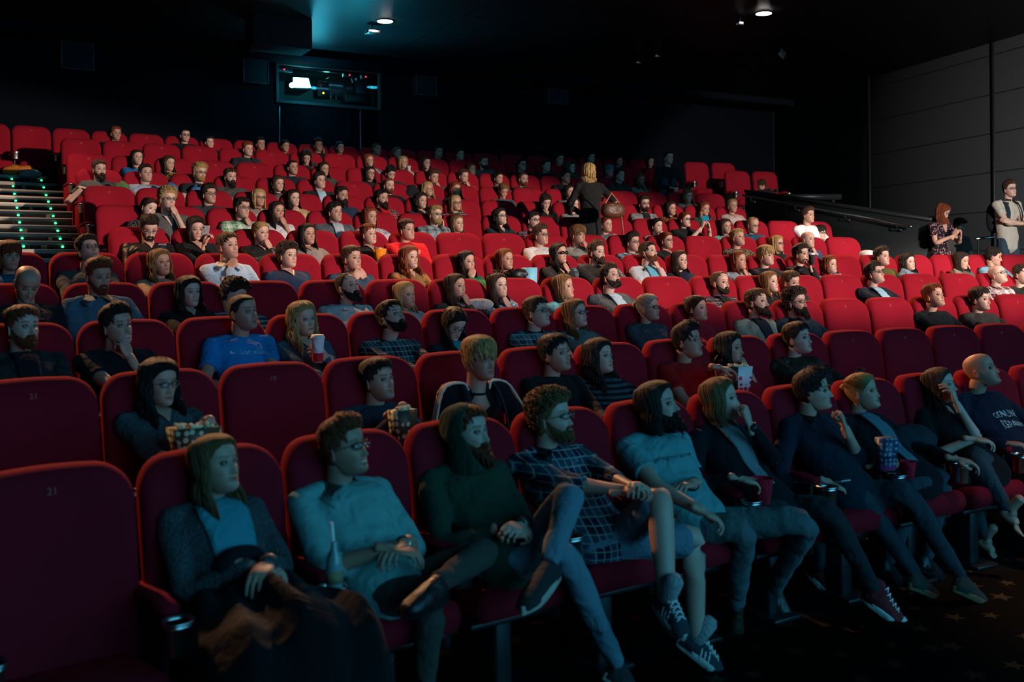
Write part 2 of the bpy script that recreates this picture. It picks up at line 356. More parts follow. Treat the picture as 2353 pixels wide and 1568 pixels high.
def locks(paths, cen, wd, th, u, v0):
    """paths (N,m,3); tapered flat strands"""
    N, m_, _ = paths.shape; rs_v = np.random.default_rng(N).uniform(0, 9, N); t = np.gradient(paths, axis=1); t /= np.linalg.norm(t, axis=-1)[..., None]+1e-9
    n = paths-cen; n /= np.linalg.norm(n, axis=-1)[..., None]+1e-9; s = np.cross(t, n); s /= np.linalg.norm(s, axis=-1)[..., None]+1e-9; n = np.cross(s, t)
    k = np.linspace(0, 1, m_); pr = (np.sin(np.clip(k*1.0+.12, 0, 1)*pi)**.55)[None, :, None]
    W_ = wd[:, None, None]*pr; H_ = th*pr; ring = np.stack([paths+s*W_, paths+n*H_, paths-s*W_, paths-n*H_], 2)   # N,m,4,3
    V = ring.reshape(-1, 3); i = np.arange(N)[:, None, None]*m_*4+np.arange(m_-1)[None, :, None]*4; j = np.arange(4)[None, None, :]; k2 = (j+1) % 4
    Q = np.stack([i+j, i+k2, i+4+k2, i+4+j], -1).reshape(-1, 4)
    S = np.stack([np.broadcast_to(u[:, None, None]+np.array([0, .03, .06, .03])[None, None, :], (N, m_, 4)), np.broadcast_to(v0+np.linspace(0, .12, m_)[None, :, None]+rs_v[:, None, None], (N, m_, 4)), np.zeros((N, m_, 4))], -1).reshape(-1, 3)
    return (V, Q, []), S
def build_hair(st, P0, PH, seed, col, par, hm, hy, hi, L=.28, fem=1, nl=120):
    """hm: head matrix (4x4, local person), hy: yaw-only version for hanging hair"""
    z, ph = zcols(hi); Z, PHg = np.meshgrid(z, ph, indexing='ij'); A = abs(PHg); B = base_xyz(Z, PHg); sd = seed
    fr0 = {'s': .072, 'q': .072, 'b': .074, 'c': .066, 'r': .110, 'x': 9, 'L': .076, 'W': .074, 'B': .078, 'P': .070, 'U': .070, 'F': .034, 'H': .07, 'K': .045}[st]
    hl = np.interp(A, [0, .55, .95, 1.25, 1.5, 1.75, 2.2, pi], [fr0, fr0-.002, fr0-.02, .012, .005, -.035, -.065, -.075])
    if st == 'r': hl = np.interp(A, [0, .55, 1.0, 1.4, 1.6, 1.8, 2.2, pi], [.112, .108, .07, .02, .005, -.035, -.06, -.07])
    if st in 'LWBPU' or (st == 'F' and fem): hl = np.interp(A, [0, .3, .7, 1.0, 1.25, 1.5, 1.8, 2.2, pi], [fr0, fr0-.002, fr0-.018, .030, .005, -.02, -.05, -.07, -.075])
    if st == 'K': hl = np.interp(A, [0, 1.2, 2, pi], [.045, .02, -.03, -.05])
    hl = hl+.002*nz(sd, PHg, Z*0, 22, 1)
    w = sm(-.002, .012, Z-hl)
    top = sm(.03, .11, Z); th = {'s': .008+.013*top, 'q': .009+.030*top*(.45+.55*np.cos(PHg/1.3)), 'b': .004+0*Z, 'c': .020+.018*top, 'r': .006+.004*top, 'x': 0*Z, 'L': .012+.006*top, 'W': .016+.008*top, 'B': .014+.008*top, 'P': .007+.006*top, 'U': .008+.006*top, 'F': .016+.016*top, 'H': .012+.01*top, 'K': .014+.010*top}[st]
    amp = {'c': .009, 'q': .006, 's': .003, 'W': .004, 'F': .004}.get(st, .0018)
    if st == 'c': th = th+amp*nz(sd, PHg, Z, 9, 120)
    elif st != 'K': th = th+amp*nz(sd, PHg+Z*6, Z, 13, 30)+.0012*nz(sd+5, PHg, Z, 60, 20)
    S = np.stack([PHg*1.6+.3*np.sin(Z*40), Z*10, 0*Z], -1); O = []; SS = []
    HM, HY = np.array(hm), np.array(hy)
    def tw(V): return V@HM[:3, :3].T+HM[:3, 3]
    def hang(V):
        s = sm(.03, -.07, V[:, 2])[:, None]; return tw(V)*(1-s)+(V@HY[:3, :3].T+HY[:3, 3])*s
    m = M()
    if st != 'x':
        (V, Q, T), s_ = shell(B, w, np.maximum(th, .003), S); m.add((tw(V), Q, T)); SS.append(s_)
    if st in 'LWB' or (st == 'F' and fem):
        Lh = {'L': L, 'W': L, 'B': .145, 'F': .10}[st]; a0 = {'L': 1.12, 'W': 1.05, 'B': 1.0, 'F': 1.15}[st]
        n = 54 if hi else 32; mm = 26 if hi else 16
        ph2 = np.linspace(a0, 2*pi-a0, n); v = np.linspace(0, 1, mm); VV, PP = np.meshgrid(v, ph2, indexing='ij')
        PPs = np.where(PP > pi, PP-2*pi, PP); zt = .085-.02*np.cos(PPs)
        zz = zt-(zt+Lh-.02*(1+np.cos(PPs))*0)*VV**1.05; zc_ = np.maximum(zz, -.02)
        Bp = base_xyz(np.clip(zc_, -.119, .12), PPs); rad = np.hypot(Bp[..., 0], Bp[..., 1]-.01)
        fl = sm(-.05, -.13, zz); wav = {'W': .016, 'L': .005, 'B': .003, 'F': .004}[st]*sm(.02, -.06, zz)
        r_o = rad+(.014+.010*(st == 'W'))*sm(-.02, .3, VV)+fl*(.006 if st in 'BF' else .012)*np.where(st == 'B', -1, 1)+wav*nz(sd, PPs*1.0+zz*4, zz, 7, 45)+.003*nz(sd+3, PPs, zz, 32, 12)
        bk = sm(-.06, -.2, zz); yo = .01+.0*bk; sq = 1-.10*bk
        X = r_o*np.sin(PPs)*sq; Y = yo-r_o*np.cos(PPs)*np.where(np.cos(PPs) > 0, 1, 1-.35*bk)
        # front locks fall forward over the collar bones
        Y -= .045*bk*np.clip(np.cos(PPs*.9)+.6, 0, 1.5); fac = np.clip(1-.03/np.maximum(r_o, .01)*np.sin(VV*pi)**.5-.004, .5, 1)
        tipr = 1-.0*VV
        outer = np.stack([X, Y, zz+.012*nz(sd+9, PPs, zz*0, 12, 1)*VV], -1)
        tk = (.003+.024*sm(.15, .5, VV)*np.sin(np.clip(VV*1.02, 0, 1)*pi)**.5)[..., None]
        rr = outer.copy(); rr[..., 1] -= yo; rr[..., 2] = 0; rr /= np.linalg.norm(rr, axis=-1)[..., None]+1e-6
        inner = outer-rr*tk
        ring = np.concatenate([outer, inner[:, ::-1]], 1); V, Q, T = cap_grid(ring); m.add((hang(V), Q, T))
        s_ = np.stack([np.concatenate([PPs*1.6, PPs[:, ::-1]*1.6], 1), np.concatenate([zz, zz[:, ::-1]], 1)*10, np.zeros_like(ring[..., 0])], -1).reshape(-1, 3); SS.append(np.vstack([s_, [0, 0, 0], [0, 0, 0]]))
    if st == 'P':
        pts = spl([(0, .09, .05), (0, .125, .045), (.02, .135, -.01), (.03, .115, -.08), (.035, .09, -.16), (.03, .07, -.22)], 16)
        rr = [.016, .022, .028, .031, .033, .034, .034, .033, .032, .030, .028, .026, .023, .019, .013, .006]
        V, Q, T = tube(pts, rr, 14); V = V+.004*np.stack([nz(sd, V[:, 0]*90, V[:, 2]*10, 3, 3)]*3, -1); m.add((hang(V), Q, T)); a = np.arange(len(V)); SS.append(np.stack([(a % 14)*.35, V[:, 2]*8, a*0], -1))
    if st == 'U':
        V, Q, T = ell((0, .085, .10), (.034, .032, .030), 18, 12); V = V+.004*np.stack([nz(sd, V[:, 0]*200, V[:, 2]*150, 1, 1)]*3, -1); m.add((tw(V), Q, T)); SS.append(np.stack([V[:, 0]*20+V[:, 1]*9, V[:, 2]*20, V[:, 0]*0], -1))
    rs = np.random.default_rng(sd); cen = np.array([0, .01, 0.])
    def thf(z_, p_):
        tp = sm(.03, .11, z_); return {'s': .008+.013*tp, 'q': .009+.030*tp*(.45+.55*np.cos(p_/1.3)), 'b': .003, 'c': .020+.018*tp, 'r': .006, 'L': .012+.006*tp, 'W': .016+.008*tp, 'B': .014+.008*tp, 'P': .007+.006*tp, 'U': .008+.006*tp, 'F': .016+.016*tp, 'H': .01}.get(st, .01)
    def onhead(z_, p_, lift=0.):
        B_ = base_xyz(np.clip(z_, -.119, .1203), p_); N_ = B_-cen; N_ /= np.linalg.norm(N_, axis=-1)[..., None]; return B_+N_*(thf(z_, p_)+lift)[..., None]
    if st in 'sqrcF' and nl:
        Nn = int(nl*(1.6 if st == 'c' else 1)); p0 = rs.uniform(-pi, pi, Nn); hb_ = np.interp(abs(p0), [0, .55, .95, 1.25, 1.5, 1.75, 2.2, pi], [fr0, fr0, fr0-.02, .02, .012, -.02, -.045, -.055]); z0_ = hb_+(.119-hb_)*rs.uniform(.12, 1, Nn)**.8
        k = np.linspace(0, 1, 7)[None, :]
        if st == 'c':
            rr2 = rs.uniform(.006, .012, Nn)[:, None]; a_ = k*2*pi*1.1+rs.uniform(0, 6, Nn)[:, None]; base = onhead(z0_, p0, .002)[:, None, :]; nn = base-cen; nn /= np.linalg.norm(nn, axis=-1)[..., None]; s1 = np.cross(nn, rs.normal(size=(Nn, 1, 3))); s1 /= np.linalg.norm(s1, axis=-1)[..., None]; s2 = nn
            pa = base+s1*(rr2*np.cos(a_))[..., None]+s2*(rr2*.8*np.sin(a_))[..., None]+np.cross(s1, s2)*(k*.012-.006)[..., None]; wd_ = np.full(Nn, .0042); hh = .0035
        else:
            ln = {'s': .035, 'q': .045, 'r': .02, 'F': .055}[st]*rs.uniform(.7, 1.2, Nn)[:, None]; up_ = (st == 'q') & (abs(p0) < 1.0) & (z0_ < .11)
            zz2 = z0_[:, None]-ln*k*np.where(up_[:, None], -.15, 1); pp = p0[:, None]+rs.uniform(-.35, .35, Nn)[:, None]*k+.12; tip = rs.uniform(-.001, .006, Nn)[:, None]
            pa = onhead(zz2, pp, -.003+tip*k+np.where(up_[:, None], .007*k, 0)); pa[..., 2] += np.maximum(zz2-.119, 0)
            if st == 'F' or st == 's': pa[..., 1] -= .004*k*(abs(pp) < .8)
            wd_ = rs.uniform(.0035, .0065, Nn)*(1.3 if st == 'F' else 1); hh = .0028
        lk, S_l = locks(pa, cen, wd_, hh, rs.uniform(0, 9, Nn), 0); m.add((tw(lk[0]), lk[1], [])); SS.append(S_l)
    if (st in 'LWB' or (st == 'F' and fem)) and nl:
        Nn = int(nl*1.1); p0 = rs.uniform(-pi, pi, Nn); Lh = {'L': L, 'W': L, 'B': .145, 'F': .10}[st]*rs.uniform(.82, 1.06, Nn)[:, None]; a0 = {'L': 1.0, 'W': .92, 'B': .9, 'F': 1.1}[st]; k = np.linspace(0, 1, 16)[None, :]
        sgn_ = np.sign(p0)[:, None]; zz2 = .118-(.118+Lh)*k; cl = np.maximum(abs(p0)[:, None], a0*rs.uniform(.97, 1.2, Nn)[:, None]); f_ = sm(.115, .045, zz2); pa_ = sgn_*(abs(p0)[:, None]*(1-f_)+cl*f_)
        zc2 = np.maximum(zz2, -.02); Bp = base_xyz(np.clip(zc2, -.119, .1203), pa_); rad = np.hypot(Bp[..., 0], Bp[..., 1]-.01); fl2 = sm(-.05, -.13, zz2); bk2 = sm(-.06, -.2, zz2)
        wv = {'W': .018, 'L': .004, 'B': .003, 'F': .003}[st]*sm(.04, -.06, zz2)*np.sin(zz2*55+p0[:, None]*3+rs.uniform(0, 2, Nn)[:, None])
        ef = .3+.7*sm(a0-.05, a0+.75, abs(pa_)); cap_off = (thf(zz2, pa_)+.001)*ef; ro = rad+np.where(zz2 > .03, cap_off, (.016+.010*(st == 'W'))*ef)+fl2*(.008 if st in 'BF' else .012)*(-1 if st == 'B' else 1)+wv+rs.uniform(-.003, .005, Nn)[:, None]; ro = np.where(zz2 > .108, np.minimum(ro, rad+cap_off), ro)
        X = ro*np.sin(pa_)*(1-.1*bk2); Y = .01-ro*np.cos(pa_)*np.where(np.cos(pa_) > 0, 1, 1-.35*bk2)-.045*bk2*np.clip(np.cos(pa_*.9)+.6, 0, 1.5)
        pz = zz2+np.where(zz2 > .09, .010, .0)*1.0; pa = np.stack([X, Y, pz], -1); cn = np.array([0, .01, -.02]); lk, S_l = locks(pa, np.stack([X*0, Y*0+.01, pz-.02], -1), rs.uniform(.005, .010, Nn), .0035, rs.uniform(0, 9, Nn), 0); m.add((hang(lk[0]), lk[1], [])); SS.append(S_l)
    if st in 'PU' and nl:
        Nn = nl; p0 = rs.uniform(-pi, pi, Nn); hb_ = np.interp(abs(p0), [0, .3, .7, 1.0, 1.25, 1.5, 1.8, 2.2, pi], [fr0, fr0-.002, fr0-.018, .030, .005, -.02, -.05, -.07, -.075])[:, None]; k = np.linspace(0, 1, 9)[None, :]
        tgt = .04 if st == 'P' else .09; zz2 = hb_*(1-k)+k*(tgt+.02*np.sin(k*pi)); pp = np.sign(p0)[:, None]*(abs(p0)[:, None]*(1-k)+(pi-.05)*k); zz2 = zz2+.05*np.sin(k*pi)*np.cos(p0/2)[:, None]; zz2 = np.minimum(zz2, .117)
        pa = onhead(zz2, pp, .0015); lk, S_l = locks(pa, cen, rs.uniform(.003, .006, Nn), .002, rs.uniform(0, 9, Nn), 0); m.add((tw(lk[0]), lk[1], [])); SS.append(S_l)
    if not m.V: return None
    if st == 'K':
        for k, (zz_, rr_) in enumerate(((.035, .006), (.045, .008))):
            pass
        o = ob('beanie', m, MAT['knit'], par, col); return o
    me = m.mesh('hair'); strand_attr(me, SS); o = ob('hair', me, MAT['hair'], par, col); return o
def build_beard(P, PH, par, hm, col, full, seed, hi):
    Z = P[..., 2]; x = abs(P[..., 0]); A = abs(PH); lim = np.interp(A, [0, .35, .7, 1.0, 1.25, 1.5], [-.056, -.060, -.072, -.055, -.030, .0])
    w = sm(.004, -.008, Z-lim)*sm(1.62, 1.45, A)
    mouth = np.exp(-(x/.020)**4)*np.exp(-((Z+.0695)/.0075)**4); w = w*(1-mouth)
    w = np.maximum(w, np.exp(-(x/.024)**4)*np.exp(-((Z+.057)/.0045)**4)*.9)*(Z < -.049)*1.0+w*(Z >= -.049)
    low = sm(-.06, -.115, Z)*sm(1.4, .2, A); off = (.006+.026*low if full else .003+.003*low)+(.003 if full else .001)*nz(seed, PH, Z, 30, 160)
    S = np.stack([PH*3, Z*30, 0*Z], -1); c = np.array([0, .02, -.02]); N = P-c; N /= np.linalg.norm(N, axis=-1)[..., None]
    N[..., 2] -= .5*low; W = P+N*(np.where(w > .02, off*w, -.003))[..., None]; m_, n_ = w.shape
    V, Q, T = cap_grid(W); Q = Q[(w.reshape(-1)[Q] > .02).any(1)]; T = [t for t in T if m_*n_ in t]
    HM = np.array(hm); m = M().add((V@HM[:3, :3].T+HM[:3, 3], Q, T)); SS = [S.reshape(-1, 3), np.zeros((2, 3))]
    rs = np.random.default_rng(seed); idx = np.argwhere(w > .55); nn_ = 260 if hi else 90; idx = idx[rs.integers(0, len(idx), nn_)]; st_ = W[idx[:, 0], idx[:, 1]]; nr = N[idx[:, 0], idx[:, 1]]; k = np.linspace(0, 1, 5)[None, :, None]; ln = (.030 if full else .013)*rs.uniform(.5, 1, nn_)[:, None, None]
    pa = st_[:, None, :]-nr[:, None, :]*.003+ln*k*(nr[:, None, :]*(.25 if full else .45)+np.array([0, 0, -1.])+rs.normal(size=(nn_, 1, 3))*.18); lk, S_l = locks(pa, np.array([0, .03, -.02]), rs.uniform(.0022, .004, nn_), .0018, rs.uniform(0, 9, nn_), 0); m.add((lk[0]@HM[:3, :3].T+HM[:3, 3], lk[1], [])); SS.append(S_l)
    me = m.mesh('beard'); strand_attr(me, SS); return ob('beard', me, MAT['hair'], par, col)
def build_glasses(par, hm, dark=False, up=0):
    HM = np.array(hm); m = M(); ln = M()
    tw = lambda v: (v[0]@HM[:3, :3].T+HM[:3, 3], v[1], v[2])
    t = np.linspace(0, 2*pi, 21)
    for sg in (-1, 1):
        f = lambda a: np.sign(a)*abs(a)**.7
        pts = np.stack([sg*.033+.0235*f(np.cos(t)), -.106+.006*((f(np.cos(t))*sg*.5+.5))**2, -.001+up+.0165*f(np.sin(t))], -1)
        th = np.arange(6)/6*2*pi; out = []
        for i in range(20):
            c = np.array([sg*.033, -.104, -.001+up]); r = pts[i]-c; r /= np.linalg.norm(r); out.append(pts[i]+.0015*(np.outer(np.cos(th), r)+np.outer(np.sin(th), (0, 1, 0))))
        V, Q, T = cap_grid(out, False); n = 20
        Q = np.vstack([Q, [[19*6+k, 19*6+(k+1) % 6, (k+1) % 6, k] for k in range(6)]]); m.add(tw((V, Q, T)))
        Lp = [pts[:20]+np.array([0, .0006, 0]), pts[:20]+np.array([0, -.0006, 0])]; ln.add(tw(cap_grid(Lp)))
        m.add(tw(tube([(sg*.0575, -.101, .006+up), (sg*.073, -.07, .005+up), (sg*.0815, -.01, .004+up*.8), (sg*.080, .012, -.004+up*.8)], [.0016]*4, 6)))
    m.add(tw(tube([(-.010, -.107, .004+up), (0, -.1095, .006+up), (.010, -.107, .004+up)], [.0018]*3, 6)))
    g = ob('glasses', m, MAT['frame'], par); ob('lens', ln, MAT['frame'] if dark else MAT['lens'], g); return g
# ------------------------------------------------------------------ hands
HC = {}
def hand(pose, hi):
    """right-thumb(+X) hand, wrist at origin, fingers +Y, palm faces -Z"""
    key = (pose, hi)
    if key in HC: return HC[key]
    curl = {'relax': (28, 32, 18), 'fist': (72, 88, 50), 'grip': (48, 52, 30), 'flat': (12, 12, 8), 'point': (70, 85, 45)}[pose]
    m = M(); m.add(ell((0, .048, 0), (.040, .050, .0145), 16, 10, e=.75)); m.add(tube([(0, -.05, 0), (0, -.01, 0), (0, .03, 0)], [(.027, .020), (.026, .018), (.034, .016)], 12))
    for i, (x, y, l, r) in enumerate(((.029, .086, .072, .0088), (.0098, .092, .080, .0092), (-.0098, .088, .074, .0088), (-.028, .078, .058, .0078))):
        c = (14, 10, 6) if (pose == 'point' and i == 0) else curl; p = np.array([x, y, 0.]); a = 0; pts = [p-np.array([0, .03, 0])]; pts.append(p); sp = (x*1.6)
        for j, q in enumerate((.46, .30, .26)):
            a += R(c[j]+i*3); dd = np.array([sp*(1 if a < 1 else .2), math.cos(a), -math.sin(a)]); p = p+dd*l*q; pts.append(p)
        m.add(tube(spl(pts, 9), np.linspace(r, r*.78, 9), 9))
    tc = {'fist': 1., 'point': 1., 'grip': .75, 'relax': .4, 'flat': .1}[pose]
    pts = [(.018, .012, -.004), (.040, .035, -.012-.008*tc), (.050-.012*tc, .062, -.020-.018*tc), (.052-.034*tc, .088-.008*tc, -.024-.022*tc)]
    m.add(tube(spl(pts, 8), np.linspace(.0135, .0088, 8), 9))
    o = ob('tmp', m, None, mods=(('R', .0030 if hi else .0052), ('S', 3 if hi else 1)))
    dg = bpy.context.evaluated_depsgraph_get(); ev = o.evaluated_get(dg); me = ev.to_mesh()
    V = np.zeros(len(me.vertices)*3, np.float32); me.vertices.foreach_get('co', V); V = V.reshape(-1, 3).astype(float)
    Q = [list(p.vertices) for p in me.polygons if len(p.vertices) == 4]; T = [list(p.vertices) for p in me.polygons if len(p.vertices) == 3]
    ev.to_mesh_clear(); d = o.data; bpy.data.objects.remove(o); bpy.data.meshes.remove(d); HC[key] = (V, np.array(Q), np.array(T)); return HC[key]
def put_hand(m, pose, hi, side, wrist, fdir, palm, col):
    """side +1: photo-right hand (person's left)"""
    V, Q, T = hand(pose, hi); V = V.copy(); fr_ = frame(fdir, -np.array(palm, float))
    # thumb(+X) must point inward/up: mirror by side
    V[:, 0] *= side
    if side < 0:
        Q = Q[:, ::-1]; T = T[:, ::-1] if len(T) else T
    V = V@fr_.T+np.array(wrist); nail = np.tile(np.array([col]), (len(V), 1)); m.add((V, Q, T), nail)
def ik(S, Wt, l1, l2, pole):
    S, Wt = np.array(S, float), np.array(Wt, float); d = Wt-S; D = np.linalg.norm(d); mx = (l1+l2)*.995
    if D > mx: Wt = S+d/D*mx; d = Wt-S; D = mx
    a = (l1*l1-l2*l2+D*D)/(2*D); h = math.sqrt(max(l1*l1-a*a, 1e-6)); u = d/D; p = np.array(pole, float); p = p-u*(p@u); p /= np.linalg.norm(p)+1e-9
    return S+u*a+p*h, Wt
# ------------------------------------------------------------------ people
HAIRC = dict(k='17110f', d='2e1c12', m='4f3220', l='8a6238', y='c9a265', g='8f431f', w='b9b2a6', z='6e5a48')
SKINS = [(.53, .29, .205), (.57, .335, .25), (.47, .25, .17), (.60, .37, .28)]
GAZE = np.array([9.5, -7.0, 5.6])
ORD = 'zeroth first second third fourth fifth sixth seventh eighth ninth tenth eleventh twelfth thirteenth fourteenth fifteenth sixteenth seventeenth eighteenth nineteenth twentieth twenty-first twenty-second twenty-third twenty-fourth twenty-fifth'.split()
ROWN = ['', 'front', 'second', 'third', 'fourth', 'fifth', 'sixth', 'seventh', 'eighth', 'ninth', 'tenth', 'eleventh', 'back']
PEOPLE = []
def seatidx(row, a): return int(math.floor((a-A0[row-1])*RHO[row-1]/SW))
def seatang(row, k): return A0[row-1]+(k+.5)*SW/RHO[row-1]
def text_mesh(txt, size):
    cu = bpy.data.curves.new('t', 'FONT'); cu.body = txt; cu.size = size; cu.align_x = 'CENTER'; cu.align_y = 'CENTER'; cu.extrude = .0006; cu.resolution_u = 3
    o = bpy.data.objects.new('t', cu); C.objects.link(o); dg = bpy.context.evaluated_depsgraph_get(); me = bpy.data.meshes.new_from_object(o.evaluated_get(dg)); bpy.data.objects.remove(o); return me
def torso_pts(pel, nb, fem, wd, lean=0):
    ts = np.array([-.16, .0, .2, .42, .62, .79, .905, .975, 1.01]); ax = nb-pel
    mid = np.array([0, .035, 0])
    if lean: ts = ts.copy(); ts[0] = -.34
    P = [pel+ax*t+mid*math.sin(pi*np.clip(t, 0, 1))*1.0 for t in ts]
    if fem: W = [.150, .158, .138, .130, .146, .158, .150, .085, .056]; D = [.10, .105, .09, .088, .112, .100, .080, .062, .052]
    else: W = [.150, .158, .150, .152, .170, .188, .176, .098, .063]; D = [.105, .112, .108, .108, .116, .108, .086, .066, .058]
    b = [1, 1, 1, 1, .97, .95, .95, 1, 1]
    return P, [(w*(1+(wd-1)*k), d*(1+(wd-1)*1.3*k)) for w, d, k in zip(W, D, b)]
def person(row, px, py, sx, hs, hc, kind, tc, pose, ex, desc, world=None):
    e = {}
    for t in ex.split():
        k, _, v = t.partition('='); e[k] = v if v else True
    fl = lambda k, d=0.: float(e.get(k, d))
    hi = row <= 3; fem = sx == 'f'; stand = 'stand' in e; seed = int(px*7+py) % 9973
    rs = np.random.default_rng(seed)
    if stand:
        d = fl('d'); P = K(px, py, d); a = ang(P)-R(fl('turn')); z0 = fl('z'); root = empty('person', (P[0], P[1], z0), -a); a_s = a; k = None
    else:
        P, d = arc(px, py, RHO[row-1]-.175-fl('f')); a = ang(P); k = seatidx(row, a)
        if 'k' in e: k += int(e['k'])
        a_s = seatang(row, k); z0 = FZ[row-1]; root = empty('person', polar(RHO[row-1], a_s, z0), -a_s)
    def loc(W): 
        v = np.array(W)-np.array(root.location); c, s = math.cos(a_s), math.sin(a_s); return np.array([c*v[0]-s*v[1], s*v[0]+c*v[1], v[2]])
    H = loc(P); g = GAZE-P; gl = loc(P+g)-H
    yaw = math.atan2(gl[0], -gl[1])*.85+R(fl('y')); pit = math.atan2(gl[2], math.hypot(gl[0], gl[1]))*.7+R(fl('p')); rl = R(fl('r')+rs.uniform(-4, 4))
    sc = (.90 if fem else .955)*fl('s', 1)
    if 'turn' in e: yaw = R(fl('y')); pit = R(fl('p'))
    if 'down' in e: pit = -R(28)
    hm = Matrix.Translation(H) @ Matrix.Rotation(yaw, 4, 'Z') @ Matrix.Rotation(-pit, 4, 'X') @ Matrix.Rotation(rl, 4, 'Y') @ Matrix.Scale(sc, 4)
    hy = Matrix.Translation(H) @ Matrix.Rotation(yaw*.9, 4, 'Z') @ Matrix.Scale(sc, 4)
    skc = np.array(SKINS[int(seed) % 4])*(.94 if not fem else 1.02); hc_ = np.array(s2l(HAIRC[hc])); full = 'B' in e
    sm_ = 2 if 'T' in e else 1 if 'S' in e else .35
    hmesh, HP, HPH = head_mesh(hi, dict(jaw=fl('jaw', 1.0 if not fem else .93)+rs.uniform(-.03, .03), fem=1. if fem else 0., smile=sm_, skin=skc, brow=hc_*.6, stub=.0 if fem else (.5 if 'st' in e else .12), nose=rs.uniform(.85, 1.15)*(.85 if fem else 1), iris=(.022, .045, .065) if rs.random() < .6 else (.028, .014, .007)))
    HM = np.array(hm); body = M()
    for V, c in zip(hmesh.V, hmesh.c): pass
    Vh = np.concatenate(hmesh.V)@HM[:3, :3].T+HM[:3, 3]; body.V.append(Vh); body.c.append(np.concatenate(hmesh.c)); body.n = len(Vh)
    body.Q.append(np.concatenate(hmesh.Q)); body.T.append(np.concatenate(hmesh.T))
    # spine
    cp, sp = math.cos(pit), math.sin(pit)
    nb = H+np.array(rot('Z', yaw*.35))@np.array([0, .030*cp+.06*max(sp, 0)+.0, -.168-.03*abs(sp)])*sc
    if stand: pel = np.array([nb[0]*.8, nb[1]+.01, nb[2]-.50]); 
    else:
        hz = .50; dz = max(nb[2]-.60, .2)
        hor = math.sqrt(max(.47**2-dz*dz, 0)); pel = np.array([nb[0]*.35, max(min(nb[1]-hor, -.20), -.48), .60])
        if e.get('f'): pel[1] = -.24
    wd = fl('w', 1); sh = fl('sw', .158 if fem else .182)*(1+(wd-1)*.5)
    ax = (nb-pel)/np.linalg.norm(nb-pel); latv = np.array(rot('Z', yaw*.15+R(fl('tw'))))@np.array([1, 0, 0])
    chest = pel+(nb-pel)*.72+np.array([0, -.10, 0]); shc = pel+(nb-pel)*.905+np.array([0, .02, 0])
    S = {sg: shc+latv*sg*sh for sg in (-1, 1)}
    fz = np.array(rot('Z', yaw))@np.array([0, -1, 0]); chin = H+fz*.085*sc+np.array([0, 0, -.10*sc+.10*sp])
    # arms ------------------------------------------------
    arms = {}
    lapz = pel[2]+.13
    for sg in (-1, 1):
        arms[sg] = dict(w=np.array([sg*.07, pel[1]-.20, lapz]), fd=(-sg*.6, -.7, -.15), pm=(0, .1, -1), hp='relax', pole=(sg*.9, .3, -.5))
    def arest(sg): arms[sg].update(w=np.array([sg*.27, pel[1]-.20, .70]), fd=(0, -1, -.1), pm=(0, 0, -1), hp='relax', pole=(sg*.5, .6, -.8))
    def chinp(sg, kind_='fist'):
        w = chin+np.array([sg*.035, -.025, -.105]); tgt = chin+np.array([0, .01, .0]); arms[sg].update(w=w, fd=tgt-w+np.array([-sg*.01, 0, 0]), pm=(-sg*.5, .8, .1), hp=kind_, pole=(sg*.35, -.25, -1))
    if pose in ('lap', 'hid'): pass
    elif pose == 'clap':
        for sg in (-1, 1): arms[sg].update(w=np.array([sg*.055, pel[1]-.22, lapz+.05]), fd=(-sg*.9, -.4, .1), pm=(-sg*.2, .4, -.8), hp='grip')
    elif pose == 'rest': arest(-1); arest(1)
    elif pose in ('cl', 'cr', 'cl2', 'cr2'):
        sg = -1 if pose[1] == 'l' else 1; chinp(sg, 'point' if pose[-1] == '2' else 'fist')
    elif pose in ('ml', 'mr'):
        sg = -1 if pose[1] == 'l' else 1; chinp(sg, 'grip'); arms[sg]['w'] = arms[sg]['w']+np.array([0, -.02, .035]); arms[sg]['hp'] = 'grip'
    elif pose in ('kl', 'kr'):
        sg = -1 if pose[1] == 'l' else 1; w = H+np.array(rot('Z', yaw))@np.array([sg*.095, -.03, -.15]); arms[sg].update(w=w, fd=(0, .05, 1), pm=(-sg, .2, 0), hp='grip', pole=(sg*.5, -.2, -1))
    elif pose == 'both':
        for sg in (-1, 1): arms[sg].update(w=chin+np.array([sg*.05, -.045, -.10]), fd=(-sg*.5, .15, .8), pm=(-sg*.3, .8, .3), hp='fist', pole=(sg*.7, -.1, -1))
    elif pose == 'cross':
        for sg in (-1, 1): arms[sg].update(w=chest+np.array([-sg*.11, -.09+.03*sg, -.17+.02*sg]), fd=(-sg*.9, .45, .15), pm=(0, .9, -.1), hp='relax', pole=(sg*1, .0, -.7))
    elif pose == 'phone':
        for sg in (-1, 1): arms[sg].update(w=chest+np.array([sg*.06, -.20, -.05]), fd=(-sg*.3, -.35, .8), pm=(-sg*.8, .3, .1), hp='grip', pole=(sg*.6, .1, -1))
    elif pose == 'photo':
        for sg in (-1, 1): arms[sg].update(w=chin+np.array([sg*.07+.13, -.20, -.05]), fd=(-sg*.3, -.1, .9), pm=(-sg*.9, .2, .1), hp='grip', pole=(sg*.6, 0, -1))
    elif pose in ('cupl', 'cupr'):
        sg = -1 if pose[3] == 'l' else 1; arms[sg].update(w=chest+np.array([sg*.02, -.13, .03]), fd=(-sg*.8, -.15, .4), pm=(-sg*.3, .9, 0), hp='grip', pole=(sg*.6, .1, -1))
    elif pose in ('popl', 'popr'):
        sg = -1 if pose[3] == 'l' else 1; arms[sg].update(w=chest+np.array([sg*.15, -.19, -.03]), fd=(sg*.05, -.5, -.75), pm=(0, .5, -.5), hp='grip', pole=(sg*.8, .3, -.2))
